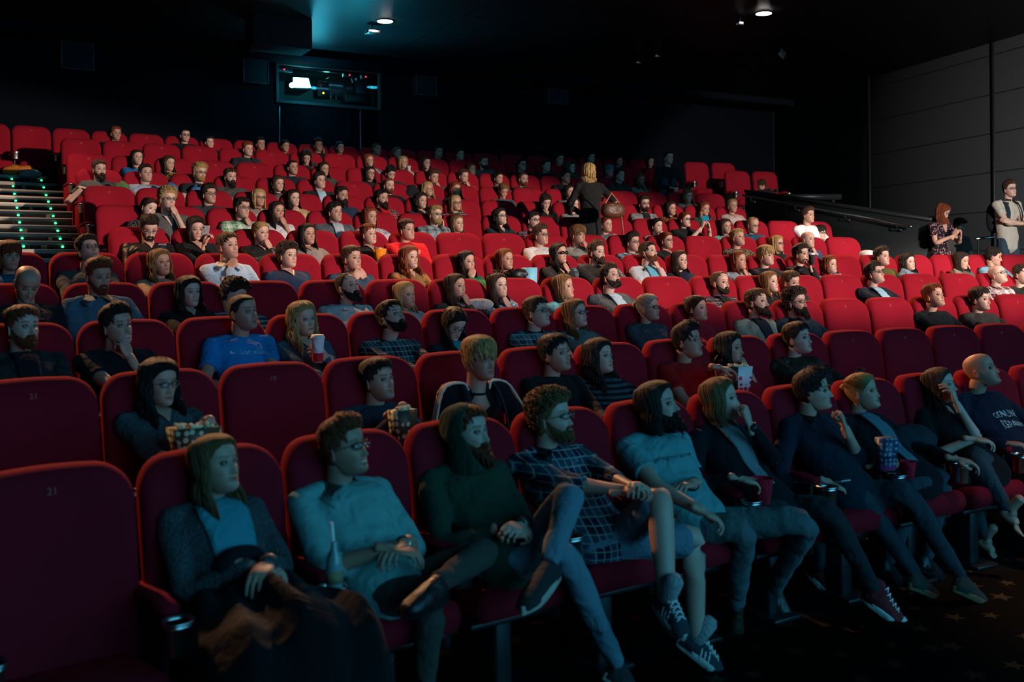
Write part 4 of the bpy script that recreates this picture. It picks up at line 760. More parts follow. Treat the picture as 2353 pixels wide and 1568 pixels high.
# ------------------------------------------------------------------ spec of the audience
# row|px|py|sex|hair|haircolour|cloth|colour/alt|pose|extras|description
SPEC = '''
1|496|1072|f|L|l|knit|22282c|lap|in=3f8d98 iw=1.55 y=-2 p=4 L=.25 n=none hl=575,1300,.22 hr=612,1298,.24 nofeet|dark cardigan over white top, coat on lap
1|790|1032|m|q|g|plain|6fa09c|lap|G T st n=col sl=roll y=2 p=2 hl=895,1262,.30,r,.9,-.6,-.2 hr=925,1250,.24,r,-.9,-.5,-.1 lg=3a3025 ll=985,1375,3.75,978,1600,3.8,990,1640,3.6 lr=1110,1272,4.0,1000,1345,3.62,940,1370,3.5 slim|pale buttoned shirt and glasses, ankle on knee
1|1075,|998|m|H|g|plain|223c2e|clap|B T n=none y=-4 bc=g hl=1160,1218,.34,g,.8,-.5,-.1 hr=1195,1210,.32,g,-.8,-.5,.1 lg=5d7682 ll=1292,1275,4.15,1425,1540,.10,1470,1575,.02 lr=1312,1135,4.15,1262,1300,3.95,1205,1362,3.7 shoe=slip slim|green hooded jumper, jeans, legs crossed high
1|1267|962|m|c|l|plaid|141b30/3a5564|lap|G T b st y=2 n=col sl=roll hl=1440,1130,.42,g,.6,-.7,.2 hr=1460,1125,.36,g,-.5,-.6,.4 shorts lg=5a7280 ll=1590,1238,4.6,1600,1470,.13,1665,1520,.03 lr=1515,1150,4.35,1532,1375,4.2,1575,1430,4.1 shoe=stripe|dark plaid shirt and denim shorts, bare knee raised
1|1512|934|m|B|d|plain|5c9496|lap|B y=2 p=4 sl=short bc=d hl=1612,1175,.50,r,.8,-.5,-.5 hr=1590,1110,.25,r,-1,-.2,0 lg=4a5a5c ll=1705,1222,4.75,1690,1400,.12,1700,1448,.03 lr=1850,1205,4.85,1775,1360,.12,1822,1400,.03 shoe=boot jaw=1.03 w=1.08|pale printed tee and loose jeans, knees apart
1|1656|920|f|B|l|plain|10131a|lap|y=8 n=none in=6d7a7c hl=1700,1100,.35,r,.7,-.6,-.2 hr=1722,975,.12,f,-.3,.1,1,-.4,.8,0 lg=0c0d10 ll=1862,1190,5.3,1885,1310,.12,1925,1352,.03 lr=1905,1180,5.1,2015,1365,.12,2080,1412,.03 shoe=red slim|dark blazer and red canvas sneakers, hand at chin
1|1866|900|m|q|d|plain|16222f|lap|y=16 p=-4 n=col sl=roll hl=1905,1110,.30,r,.7,-.6,-.4 hr=1942,985,.22,f,-.2,.2,1,-.6,.7,0 lg=1c2730 ll=1985,1150,5.45,2110,1330,.12,2150,1350,.03 lr=2085,1140,5.4,2215,1338,.12,2262,1362,.03 shoe=brown slim|dark blue shirt with raised fist near chin
1|1981|902|f|P|y|plain|0d1118|lap|SH y=2 n=none in=55707a hl=2010,1065,.35,g,.5,-.7,.4 hr=2195,1055,.20,r,.7,-.7,-.2 lg=2b3740 ll=2105,1120,5.85,2040,1300,.12,2070,1320,.03 lr=2160,1105,5.85,2130,1290,.12,2165,1310,.03 slim|black jacket with sunglasses on head
1|2160|888|f|L|m|plain|0c0d10|lap|T y=-2 n=v sl=short L=.26 hl=2235,1010,.30,r,.8,-.6,-.1 hr=2198,928,.14,r,-.3,.2,1,-.5,.8,0 lg=26343a ll=2215,1105,6.1,2262,1240,.10,2305,1272,.03 lr=2238,1052,6.0,2318,1175,5.9,2360,1208,5.85 shoe=bare slim|black tee and cropped jeans, chin on hand
1|2254|853|m|x|d|plain|111b2e/9a1018|lap|y=2 p=8 st n=hood sl=long hl=2310,1020,.40,r,.6,-.7,0 w=1.08 lg=4a4f4c|navy sweatshirt with large printed lettering
2|366|882|f|W|k|knit|22383c|lap|G y=-8 p=-10 n=v L=.30 hr=487,985,.30,g,.1,-.4,-.8|dark teal cardigan and glasses, holding popcorn bucket
2|868|876|m|s|d|denim|202c3c|lap|st y=-4 n=hood hl=905,965,.3,g,.4,-.6,-.4 hr=930,950,.30,g,0,-.5,-.9|dark hooded top, hand in popcorn box
2|1102|828|m|F|y|plain|131113|lap|f=.25 p=-8 n=crew y=-12|black track jacket with pale sleeve stripes
2|1275|815|m|s|k|plain|131415|lap|st y=0 n=crew|black tee sitting upright, badge on chest
2|1376,|822|f|W|d|stripe|0e1116/3b4c55|lap|y=2 L=.32 n=crew hl=1365,945,.3|dark striped top with long loose hair
2|1579|786|m|q|k|plain|b00d12|lap|y=6 sl=short n=crew hr=1650,845,.35,r,.9,-.3,-.2|bright red tee reaching into popcorn
2|1676|803|f|W|k|plain|8e0f1c|mr|y=6 sl=short p=-4 L=.30 hl=1665,880,.35,g n=crew|crimson tee with hand at mouth, holding popcorn
2|1832|780|m|s|d|leather|2b2622|lap|y=2 w=1.08 n=roll|brown jacket zipped up, gazing up
3|52|755|m|s|g|camo|1d2226/33302a|lap|st b y=-4 in=15171c n=none|dark patterned jacket over navy top
3|268|752|m|q|d|plain|161718|lap|T y=-2 n=v sl=short hr=297,818,.06,g,-.4,.1,1,-.5,.8,0|black tee, hand against neck
3|558|720|m|b|d|plain|1676b4|lap|y=2 sl=short n=crew st|vivid blue printed tee
3|695|736|f|W|y|denim|2f4c5c|cupr|y=-8 p=-4 L=.36 n=v|teal shirt drinking from a paper cup
3|900|733|m|s|d|plaid|1b2330/45545c|clap|st p=20 y=0 b n=col|dark plaid shirt, head tipped back
3|1042,|745|f|L|d|plain|1a2228|lap|G down L=.36 y=-10 n=v in=2f8e98 lap hl=1080,835,.3|dark jacket and glasses, looking down at lap
3|1233|720|m|s|m|plaid|0f1c2c/5d7078|lap|G y=8 p=4 n=col|navy plaid shirt and glasses
3|1322|722|f|L|l|plain|5d6663|lap|G L=.24 scarf=c0a98e y=2 n=none|grey top with floral scarf and glasses
3|1489|708|f|P|w|knit|101f2c|cross|G y=8 n=roll p=-4|navy jumper with high collar and glasses
3|1600|711|f|U|d|plain|a8152a|lap|y=6 n=hood|crimson zip top, hair tied up
3|1739|697|m|s|m|plain|a3937c|cross|B bc=m y=6 p=4 n=none in=2a2c33 jaw=1.03|beige cardigan with arms crossed
3|1828|697|m|c|d|denim|14242e|lap|G B bc=d T y=0 n=col w=1.08|dark denim shirt and glasses, smiling
3|2145|682|m|s|g|plain|111316|lap|S y=0 p=6 n=crew|black tee leaning back alone
3|2251|689|m|s|d|plain|3d3833|lap|st y=4 p=-6 n=crew|dark grey tee glancing sideways
4|62|652|m|x|d|plain|191a1f|phone|down y=-18 st n=none in=274a52 w=1.1|dark zip hoodie over teal top, looking down
4|226|636|m|q|g|plain|46606f|lap|b bc=g y=-8 p=-14 n=col w=1.05|blue-grey buttoned shirt, eyes lowered
4|434|673|f|W|k|dots|17140f/4a4038|lap|L=.24 y=-6 p=-4 n=v|black lace top with dark curls
4|536|678|f|c|d|stripe|8c8c8a/3c3c40|lap|y=30 p=-25 r=20 n=crew|grey patterned top, hunched behind another head
4|799|662|m|r|d|plain|c4bfbb|lap|B bc=d T p=10 n=col w=1.08 y=2|white polo shirt with chest print
4|930|680|f|L|y|plain|c9b8b4|lap|y=4 L=.24 n=crew|pale top with long fair hair
4|1047|661|f|L|d|plain|4b4440|mr|y=6 L=.20 n=v|brown top with hand over mouth
4|1144|659|f|L|d|floral|6c7f8c/c8cdd0|cr|T y=-4 SH L=.26 p=2 n=crew|speckled pale blue top, grinning, chin on fist
4|1295|661|f|B|l|plain|7ec4c4|hid|y=14 n=crew|light turquoise top
4|1402|640|m|q|d|knit|3a4045|lap|st b p=16 y=4 n=hood in=a9bac2|dark grey hoodie over pale tee
4|1654|652|m|r|m|plaid|42202a/272a33|lap|b bc=d y=2 n=none in=15161a|red and grey plaid shirt over black tee
4|1768|650|f|L|l|plain|17171a|lap|y=6 L=.26 n=crew|black top with long straight hair
4|1817|650|m|s|m|plain|26262a|both|p=-12 y=-2 n=crew|dark tee pressing fists to face
4|2009|631|m|q|d|plain|191f2a|lap|G p=10 y=8 n=none in=8fb3c4|dark jacket over pale shirt and glasses
4|2292|632|m|x|g|plaid|5e1f2c/c8b8b4|cross|p=10 y=6 n=col w=1.15 G|maroon and white checked shirt
4|2348|632|m|s|d|plain|20221e|hid|n=crew|dark top at the frame edge
5|22|592|f|F|g|plain|1c5a6e|hid|y=-10 L=.2 n=crew|teal top with coppery hair
5|203|580|m|q|d|plain|3f4442|lap|G p=22 y=-4 n=hood st|grey hoodie and glasses, nose up
5|368|606|f|W|l|plain|9d8672|hid|L=.20 y=-2 S p=2 n=crew|beige top with wavy hair
5|524|568|m|s|m|plain|b2bfcc|cl|p=4 y=2 n=col st|pale blue dress shirt, fist on chin
5|661|590|f|c|d|plain|24344e|cross|y=2 n=v w=1.15 jaw=1.02|navy blouse with arms crossed
5|808|596|m|s|m|plain|38485c|both|S y=4 n=crew|blue-grey top, both hands under chin
5|941|594|f|W|g|plain|8a6038|hid|L=.34 y=2 n=v|tan jacket with very long hair
5|1072|604|f|L|k|plain|1f7048|ml|y=0 L=.18 n=crew|green long sleeved top, hand over mouth
5|1160|598|f|L|g|plain|463a38|hid|y=4 L=.16 p=0 n=v|brown top beside a blue paper bag
5|1284|584|f|L|d|plain|252528|cr|SG y=2 L=.30 n=v|charcoal top and dark lensed glasses
5|1370|582|m|q|m|plain|1d1f20|lap|B bc=m T y=6 w=1.12 jaw=1.04 n=crew|black jumper in front of a padded coat
5|1490|582|m|s|d|plain|aab0b8|cr2|b bc=g p=12 y=10 n=v in=5c9cb4 sl=short|light cardigan, headphones around neck
5|1562|600|f|L|d|plain|1d2236|lap|T y=-2 L=.28 n=crew|navy top, smiling, long hair
5|1697|600|f|L|g|plain|8e939a|cr|S y=6 L=.26 n=crew|light grey tee with curled hand at chin
5|1760|590|m|F|y|plain|191a1d|lap|y=8 n=crew sl=short|black tee with fair fringe
5|1840|586|m|q|d|plain|1c1d20|lap|y=8 n=col hr=1862,615,.3,g,-.3,.1,1|black shirt, lifting a dark cup
5|1906|610|f|W|g|plain|9aa4b4|hid|y=6 L=.2 n=v|pale blue cardigan with wavy hair
5|2026|592|m|q|d|plain|5a5424|hid|y=6 p=2 n=crew|olive top, alone at the row gap
5|2086|604|f|W|k|denim|2a4156|hid|S y=0 L=.2 n=v|dark denim shirt beside a raised knee
5|2209|600|f|L|d|plain|55554e|kr|y=10 p=-14 L=.2 n=crew|khaki top, head propped on hand
5|2283|590|m|s|k|denim|6f97ac|lap|y=40 p=-16 n=col|pale blue shirt turned away
6|342|523|m|q|d|leather|1d1b1b|phone|G down b n=v y=-16|black leather jacket and glasses, phone in hands
6|450|526|f|B|d|plain|171719|lap|p=-16 y=-16 n=v hr=470,562,.3,g,.2,-.3,.9|black jumper, holding a phone
6|599|536|f|P|y|leather|2a2826|mr|y=2 p=-4 n=v|dark leather jacket, hand near mouth
6|706|540|f|L|d|plain|8b817a|hid|y=-2 L=.3 n=v|taupe cardigan with straight hair
6|847|540|f|s|g|leather|35312c|lap|y=4 w=1.1 jaw=1.05 n=v|olive leather jacket with orange snack packet
6|934|530|m|s|m|plain|d01420|lap|w=1.15 jaw=1.06 y=4 n=hood hr=960,580,.2,r|bright red fleece jacket
6|1242|542|m|q|m|plain|cfcac8|rest|G S y=8 n=crew sl=short|white tee and glasses
6|1328|542|m|F|l|plain|87837a|mr|y=4 n=crew|grey sweatshirt with knuckles at mouth
6|1453|558|m|q|d|plaid|46617a/c0ccd4|kr|G y=4 p=-2 n=col|blue checked shirt and reflective glasses
6|1531|554|f|P|g|plain|1e1d1c|hid|G y=4 n=v|black blouse and round glasses
6|1695|548|m|s|y|floral|34352f/8a7a5c|lap|y=4 p=8 n=crew sl=short|dark leafy print tee
6|1785|562|f|B|y|plain|1d222a|hid|G y=12 L=.2 n=crew|dark top and glasses, facing away right
6|1856|552|m|x|d|plain|27476a|cr|y=8 n=crew sl=short|navy tee, fist at chin
7|341|480|f|P|m|dots|191919/c8c8c8|hid|y=8 p=-10 r=14 n=crew sl=short|black and white spotted blouse, leaning over
7|385|460|m|c|y|plain|55524f|mr|G y=-2 n=v f=.1 sl=short|grey tee, fingers over mouth
7|556|480|m|s|d|plaid|5e8a50/c8d0c4|cr2|G y=4 n=col|green checked shirt, finger at cheek
7|637|487|f|L|d|plain|d0c4c4|mr|y=-2 L=.30 n=crew sl=short|white tee with hand covering mouth
7|769|489|m|s|d|knit|50565e|lap|y=2 w=1.1 n=roll in=b0b4b8|slate cardigan over pale shirt
7|850|500|f|B|g|plain|b8aeb4|hid|y=4 n=crew sl=short|light sleeveless top with ginger bob
7|1000|495|m|s|y|plaid|8a9098/3c4650|kr|G b y=2 n=col|grey checked shirt, cheek on hand
7|1050|515|f|L|l|plain|b5ab9c|hid|y=2 L=.18 n=crew|cream top with layered hair
7|1149|500|f|W|d|plain|1e2a34|hid|G p=8 y=4 L=.30 n=v|dark navy top and glasses
7|1225|508|m|s|d|plaid|7c3038/303c58|hid|G T y=4 n=col|red and blue checked shirt, grinning
7|1349|514|f|P|l|plain|b4a49c|kr|S y=2 n=crew|pale top with fingers at jaw
7|1393|518|f|U|g|plain|74757a|hid|p=4 y=0 n=hood|grey hooded top, copper hair up
7|1509|521|f|U|d|plain|a39a98|mr|y=2 n=crew|light grey top, hand by mouth
7|1574|506|f|P|g|plain|1a1a1b|photo|G y=4 w=1.2 jaw=1.06 n=crew sl=roll|black top, raising a blue phone
7|1667|522|f|L|m|plain|8cc0b4|hid|y=-6 L=.16 n=v|mint green top
7|1729|518|m|r|y|plain|1f5872|hid|G p=-14 y=4 n=crew|teal tee and glasses, face lowered
7|1857|496|m|q|m|plain|d2ccca|hid|S y=8 n=crew|white jumper next to the dark parapet
7|1885|537|f|F|d|plain|202020|hid|G y=4 n=crew|dark top with fringe, low by parapet
8|480|448|m|q|d|plain|33353c|hid|G y=4 n=col|dark suit jacket and glasses
8|594|456|f|B|y|plain|a58e80|hid|G y=-4 n=v|beige cardigan, fair bob and glasses
8|674|457|f|L|d|plain|b89c6c|cl|S y=-2 L=.26 n=crew|mustard top, fist on chin
8|785|451|m|s|d|plain|202c44|hid|B bc=d y=2 n=crew|navy tee with white emblem
8|877|457|m|s|k|plaid|8e1820/1a1414|lap|B bc=d y=6 n=none in=b81418|red plaid shirt over red tee
8|967|463|f|W|d|plain|1b2434|hid|y=4 L=.16 n=v|navy scoop neck top
8|1046|468|f|L|y|stripe|a09a94/2c2c30|hid|G y=-2 L=.26 n=crew|striped grey top and glasses
8|1253|464|f|L|d|leather|1f1d1d|hid|down L=.32 y=-10 n=v|black leather jacket, head bowed
8|1317|472|f|L|m|plain|8e8c88|hid|y=2 L=.2 n=crew sl=short|heather grey tee
8|1480|470|m|q|d|plain|868380|hid|G b bc=d y=-10 n=none in=1c1d22|light grey blazer over black tee
8|1541|480|f|L|d|plain|80401e|hid|y=2 L=.24 p=-4 n=crew|rust coloured jumper
8|1618|481|f|L|g|plain|2c4234|kl|y=0 p=-8 L=.18 n=crew|dark green cardigan, cheek on hand
8|1683|474|f|U|y|plain|b89c94|hid|y=-12 n=v|pale strappy top, hair pinned up
9|228|391|m|s|m|plain|4a4846|lap|B bc=d S y=-2 n=crew sl=short hl=190,432,.2|dark grey tee at the aisle end
9|335|400|m|s|d|plain|8e9ab0|lap|p=6 y=-4 n=crew sl=short|pale blue-grey tee beside a green knee
9|459|398|m|c|y|plain|24252a|lap|G b y=2 p=-2 n=crew sl=short|black tee and glasses, hugging jeans knee
9|529|408|m|s|m|plain|4b4a48|lap|B bc=d S y=-2 n=crew sl=short|grey tee in the middle of the block
9|639|424|f|W|m|plain|6a6058|hid|S y=0 L=.2 n=crew|taupe top with half tied hair
9|734|417|m|q|d|plain|1d211f|hid|S p=4 y=4 n=none in=a9c0d0|dark blazer over pale blue shirt
9|893|428|m|b|g|plain|16171a|hid|b bc=g S y=2 n=crew|black crew jumper
9|982|436|f|W|y|plain|3a3a38|hid|T y=2 L=.2 n=v|dark top with fair curls
9|1046|436|f|W|g|plain|26201f|hid|G S y=0 L=.2 n=crew|black top with auburn hair and glasses
9|1156|438|f|P|l|plain|54585c|hid|down y=-6 n=crew|grey top, face lit from below
9|1308|442|f|L|k|plain|6b6460|hid|y=4 L=.14 n=crew|grey patterned top behind standing person
9|1580|450|f|W|l|plain|a08c80|hid|p=-18 y=-4 L=.24 n=v|cream top holding a red phone
10|315|364|f|L|d|plain|1a6aa8|hid|y=-4 p=6 L=.2 n=v|bright blue top
10|388|377|f|L|m|floral|2a2824/b89a3a|hid|y=4 L=.26 n=v|black top with yellow patterned sleeve
10|672|386|m|b|k|plain|1c2432|hid|y=2 n=crew|navy jumper with cropped hair
10|744|390|f|L|d|floral|3a3c34/6a6a50|hid|y=0 L=.24 n=crew|dark mottled top
10|850|400|f|L|k|plain|202024|hid|G S y=-2 L=.2 n=crew|dark top and glowing glasses
10|897|398|m|s|k|plain|1d2a34|hid|T down y=-4 n=crew|dark blue tee, laughing downwards
10|996|408|m|c|m|plain|5c3a36|mr|y=2 p=-6 n=crew|brownish top, hand across face
10|1065|406|m|s|m|plain|9c2228|mr|p=-8 y=2 n=crew|red top with both hands near mouth
10|1145|411|f|U|k|plain|6a5248|hid|y=6 n=v|bare shouldered with hair in a bun
10|1202|413|m|b|g|plain|1c1b1c|hid|b bc=g S y=2 n=crew|black tee with reddish stubble
10|1300|408|m|s|d|plain|1f2224|hid|st w=1.08 y=6 n=hood|black jacket with pale zip
10|1424|404|m|q|d|plain|34322f|hid|y=6 n=col|dark blazer with open black collar
10|1473|414|f|W|l|plain|a08e84|mr|y=-8 p=-6 L=.22 n=v|light patterned top, hand at lips
11|569|344|m|s|g|plain|232c30|hid|y=4 n=col|dark shirt behind empty seats
11|704|362|f|H|k|plain|241f22|phone|down y=-20 n=none|hooded top, face lit by raised phone
11|848|370|f|B|g|plaid|3c5c7c/b0c0cc|hid|T y=-4 n=col|blue checked shirt, smiling
11|926|374|f|L|y|plain|4c6c68|cupr|T y=-2 L=.2 n=v|sage top holding a clear cup
11|979|376|f|L|d|plain|8a7c74|cl|S y=-2 L=.2 n=crew|light top with chin on fist
11|1083|390|f|L|g|plain|585050|hid|S y=2 L=.12 n=crew|muted top low between seats
11|1111|374|m|b|d|plain|39454a|hid|b bc=d y=4 w=1.05 n=crew|grey-green jumper in the last lit group
11|1199|380|m|s|k|plain|16181c|hid|G y=4 n=crew|black top and glasses in shadow
11|1255|382|m|s|d|plain|1c2028|hid|y=4 n=crew w=1.08|dark jacket in shadow
11|1311|386|f|H|k|plain|14503c|hid|y=20 n=none|green hood turned sideways
11|1400|394|m|K|k|plain|26323a|hid|y=-4 p=-6 n=crew|teal beanie and dark top
11|1750|427|f|F|m|plain|2a2422|hid|p=-20 y=-2 n=crew|dark top, peering over the parapet
12|266|308|m|s|g|plain|1d2434|hid|y=0 n=roll|navy jacket with white collar trim
12|425|312|m|b|k|plain|15161a|hid|G y=-4 n=crew|dark top with a glint on glasses
12|481|328|f|s|k|plain|141418|hid|y=-2 n=crew|black top, low in shadow
12|598|332|m|s|k|plain|2a2420|cr|y=0 n=crew|brown top, hand at chin
12|655|337|f|U|k|plain|151518|hid|y=0 n=crew|black top, hair tied back
12|731|335|m|q|m|plain|1b1b1d|kr|S y=-6 n=crew|dark top, smiling, cheek on hand
12|781|340|f|U|k|plain|26282c|hid|S y=-4 n=crew|charcoal top, tied hair
12|866|344|m|b|d|plain|3c4c58|hid|y=6 n=crew|slate blue shirt, sitting tall
12|913|352|f|U|l|plain|1c1c20|hid|y=0 n=crew|dark top between two empty seats
12|1008|350|m|s|k|plain|121216|hid|y=0 n=crew|black top, faint left of the dark pair
12|1057|356|m|s|k|plain|131317|hid|y=0 n=crew|black top, faint right of the dark pair
12|1286|367|m|s|k|plain|131418|hid|y=2 n=crew|dark top behind the shadowed jacket
12|1358|363|m|c|k|plain|14141a|hid|y=2 n=crew|dark top above the standing fair hair
12|1422|371|f|U|k|plain|123038|hid|y=2 n=crew|dark teal top in shadow
12|1494|373|f|B|k|plain|141418|hid|y=0 n=crew|black top with raised hands
0|1352|396|f|W|y|plain|1d1c1b|lap|stand d=13.2 z=1.60 turn=168 y=-12 p=-8 L=.20 w=1.02 n=none lg=14161a hl=1398,450,-.15,g|black top with back turned, rummaging in a bag
0|1536|364|m|b|k|plain|101216|lap|stand d=17.5 z=3.0 y=0 n=crew|dark clothes standing at the rear aisle
0|2166|487|f|L|g|floral|1b171a/a86a70|phone|stand d=14.2 z=1.16 down y=35 L=.20 n=v dress sl=short|floral dress, standing with a phone
0|2320|436|m|q|m|plain|b0a494|cross|stand d=14.0 z=1.16 G y=-6 n=col sl=short lg=1c3040|white polo shirt with backpack, standing by wall
0|2205|520|m|s|d|plain|4a453f|rest|stand d=15.4 z=.75 y=20 p=-20 n=crew sl=short|grey tee half hidden behind floral dress
'''
NM = {}
for ln in SPEC.strip().split('\n'):
    q = ln.split('|')
    r, px, py = int(q[0]), float(q[1].strip(',')), float(q[2])
    person(r if r else 9, px, py, *q[3:9], q[9], q[10]) if r else person(9, px, py, *q[3:9], q[9], q[10])
    PEOPLE[-1]['row0'] = r; NM[(r, int(px))] = PEOPLE[-1]
for r in range(0, 13):
    L_ = sorted([p for p in PEOPLE if p['row0'] == r], key=lambda p: p['px'])
    for i, p in enumerate(L_):
        where = f", {ORD[i+1]} from left, {ROWN[r]} row" if r else ''
        tag(p['root'], f"person in {p['desc']}{where}" if r else f"person in {p['desc']}", 'person', ('audience in the %s row' % ROWN[r]) if r else 'people standing')
        p['where'] = f"{ORD[i+1]} person from left in {ROWN[r]} row" if r else p['desc']
# ------------------------------------------------------------------ seats
def back_mesh():
    hw, zt, zb, rt, rb = .279, 1.15, .44, .125, .05; o = []
    def arcp(cx, cz, r, a0, a1, n): return [(cx+r*math.cos(a), cz+r*math.sin(a)) for a in np.linspace(a0, a1, n)]
    o += arcp(hw-rt, zt-rt, rt, 0, pi/2, 9); o += [((hw-rt)*x, zt+.004*(1-x*x)) for x in (.6, .2, -.2, -.6)]
    o += arcp(-hw+rt, zt-rt, rt, pi/2, pi, 9); o += [(-hw, z) for z in (.9, .75, .6)]; o += arcp(-hw+rb, zb+rb, rb, pi, 1.5*pi, 5)
    o += arcp(hw-rb, zb+rb, rb, 1.5*pi, 2*pi, 5); o += [(hw, z) for z in (.6, .75, .9)]
    o = np.array(o); c = np.array([0, .8]); P = []
    for ins, y in ((.24, -.062), (.16, -.064), (.09, -.064), (.045, -.060), (.018, -.048), (.004, -.028), (0, -.006), (0, .018), (.004, .036), (.02, .048), (.08, .052), (.24, .05)):
        k = np.array([1-ins/.279, 1-ins/.355]); q = c+(o-c)*k; P.append(np.stack([q[:, 0], np.full(len(q), y), q[:, 1]], -1))
    V, Q, T = cap_grid(P); V[:, 1] += -.55*V[:, 0]**2+(V[:, 2]-1.15)*.21+.014*np.cos((V[:, 2]-.62)*9)*(V[:, 1] < 0); return (V, Q[:, ::-1], T[:, ::-1])
BACK = M().add(back_mesh()).mesh('backrest')
def cushion():
    V, Q, T = box((0, 0, 0), (.50, .43, .13), .05); V = V.copy(); V[:, 2] += .02*np.cos(V[:, 0]*6)+V[:, 1]*-.10; return V+np.array([0, -.38, .445]), Q, T
CUSH = M().add(cushion()).mesh('seat_cushion')
def armr():
    V, Q, T = tube([(-.29, -.10, .685), (-.29, -.2, .690), (-.29, -.33, .700), (-.29, -.44, .690)], [(.036, .022), (.038, .022), (.038, .022), (.034, .020)], 14, e=.6); return V, Q, T
ARM = M().add(armr()).mesh('armrest')
SIDE = M().add(box((-.29, -.26, .47), (.045, .30, .39), .02)).mesh('side_panel')
def cuph():
    m = M(); t = np.linspace(0, 2*pi, 24, endpoint=False); sq = lambda a: np.sign(a)*abs(a)**.75
    P = [np.stack([-.29+r*sq(np.cos(t)), -.515+r*sq(np.sin(t)), np.full(24, z)], -1) for r, z in ((.052, .668), (.055, .674), (.053, .680), (.045, .678), (.041, .665), (.036, .575), (.010, .572))]
    P2 = [np.stack([-.29+r*sq(np.cos(t)), -.515+r*sq(np.sin(t)), np.full(24, z)], -1) for r, z in ((.052, .668), (.044, .655), (.041, .570), (.038, .560), (.005, .558))]
    m.add(cap_grid(P)); m.add(cap_grid(P2)); return m
CUP = cuph().mesh('cup_holder')
LEG = M().add(box((0, -.25, .19), (.09, .30, .38), .015)).add(box((0, -.28, .012), (.20, .42, .024), .008)).add(box((0, -.32, .37), (.46, .34, .03), .01)).mesh('base')
SIDEND = M().add(box((-.30, -.30, .42), (.05, .42, .52), .025)).mesh('end_panel'); SIDEND.materials.append(MAT['velvet'])
for me, mt in ((BACK, 'velvet'), (CUSH, 'velvet'), (ARM, 'velvet'), (SIDE, 'black'), (CUP, 'chrome'), (LEG, 'black')): me.materials.append(MAT[mt])
DIG = {}
def number_mesh(n):
    if n not in DIG:
        me = text_mesh(str(n), .036); me.transform(Matrix.Translation((0, -.0885, 1.075)) @ Matrix.Rotation(pi/2-.2, 4, 'X')); me.materials.clear(); me.materials.append(MAT['num']); DIG[n] = me
    return DIG[n]
def link(name, me, par):
    o = bpy.data.objects.new(name, me); C.objects.link(o); o.parent = par; return o
KR = {1: (-1, 10), 2: (-1, 13), 3: (-1, 15), 4: (-1, 18), 5: (-1, 20), 6: (0, 16), 7: (0, 17), 8: (0, 16), 9: (0, 17), 10: (0, 17), 11: (0, 19), 12: (-1, 16)}
OCC = {(p['row0'], p['k']): p for p in PEOPLE if p['row0']}
def proj(P):
    X, Y, Z = P; d = Y*math.cos(TH)+X*math.sin(TH); u = X*math.cos(TH)-Y*math.sin(TH); x = F*u/d; y = -F*(Z-CZ)/d; return 1176.5+x-ROLL*y, YH+y+ROLL*x
SEATS = []
NUM0 = {1: 20, 2: 20, 3: 20, 4: 20, 5: 19, 6: 17, 7: 17, 8: 17, 9: 18, 10: 18, 11: 18, 12: 21}
for r in range(1, 13):
    ks = list(range(KR[r][0], KR[r][1]+1)); extra = []
    if r == 11: extra = [('px', 1689), ('px', 1752)]
    if r == 12: ks = [k for k in ks if k < 22]+[17, 18, 19, 20]; extra = [('px', 1596), ('px', 1657)]
    for k in ks+extra:
        if isinstance(k, tuple): a = ang(arc(k[1], 420 if r == 11 else 395, RHO[r-1])[0]); kk = None
        else: a = seatang(r, k); kk = k
        if (r == 11 and kk and kk > 18) or (r == 12 and kk and proj(polar(RHO[11], a, ZT[11]+CZ))[0] > 1520): continue
        SEATS.append((r, kk, a))
byrow = {}
for r, k, a in SEATS: byrow.setdefault(r, []).append((a, k))
for r in byrow:
    L_ = sorted(byrow[r], key=lambda t: t[0])
    for i, (a, k) in enumerate(L_):
        root = empty('cinema_seat', polar(RHO[r-1], a, FZ[r-1]), -a)
        b = link('backrest', BACK, root); link('seat_cushion', CUSH, root)
        ar = link('armrest', ARM, root); link('cup_holder', CUP, ar); link('side_panel' if i else 'end_panel', SIDE if i else SIDEND, root); link('base', LEG, root)
        if i == len(L_)-1 or (k is not None and L_[i+1][1] is None):
            for nm, me in (('armrest', ARM), ('side_panel', SIDE)):
                o = link(nm, me, root); o.location = (.58, 0, 0)
                if nm == 'armrest': link('cup_holder', CUP, o)
        p = OCC.get((r, k)) if k is not None else None
        n = (NUM0[r]-(k if k is not None else 25))
        if p is None and n > 0: link('seat_number', number_mesh(n), b)
        pl = f"{ORD[i+1]} from left in {ROWN[r]} row" if i+1 < len(ORD) else f"{i+1}th from left in {ROWN[r]} row"
        if p: lb = f"red velvet cinema seat, occupied, {pl}"
        else: lb = f"empty red velvet cinema seat, {pl}"
        tag(root, lb, 'seat', f"red seats of the {ROWN[r]} row")
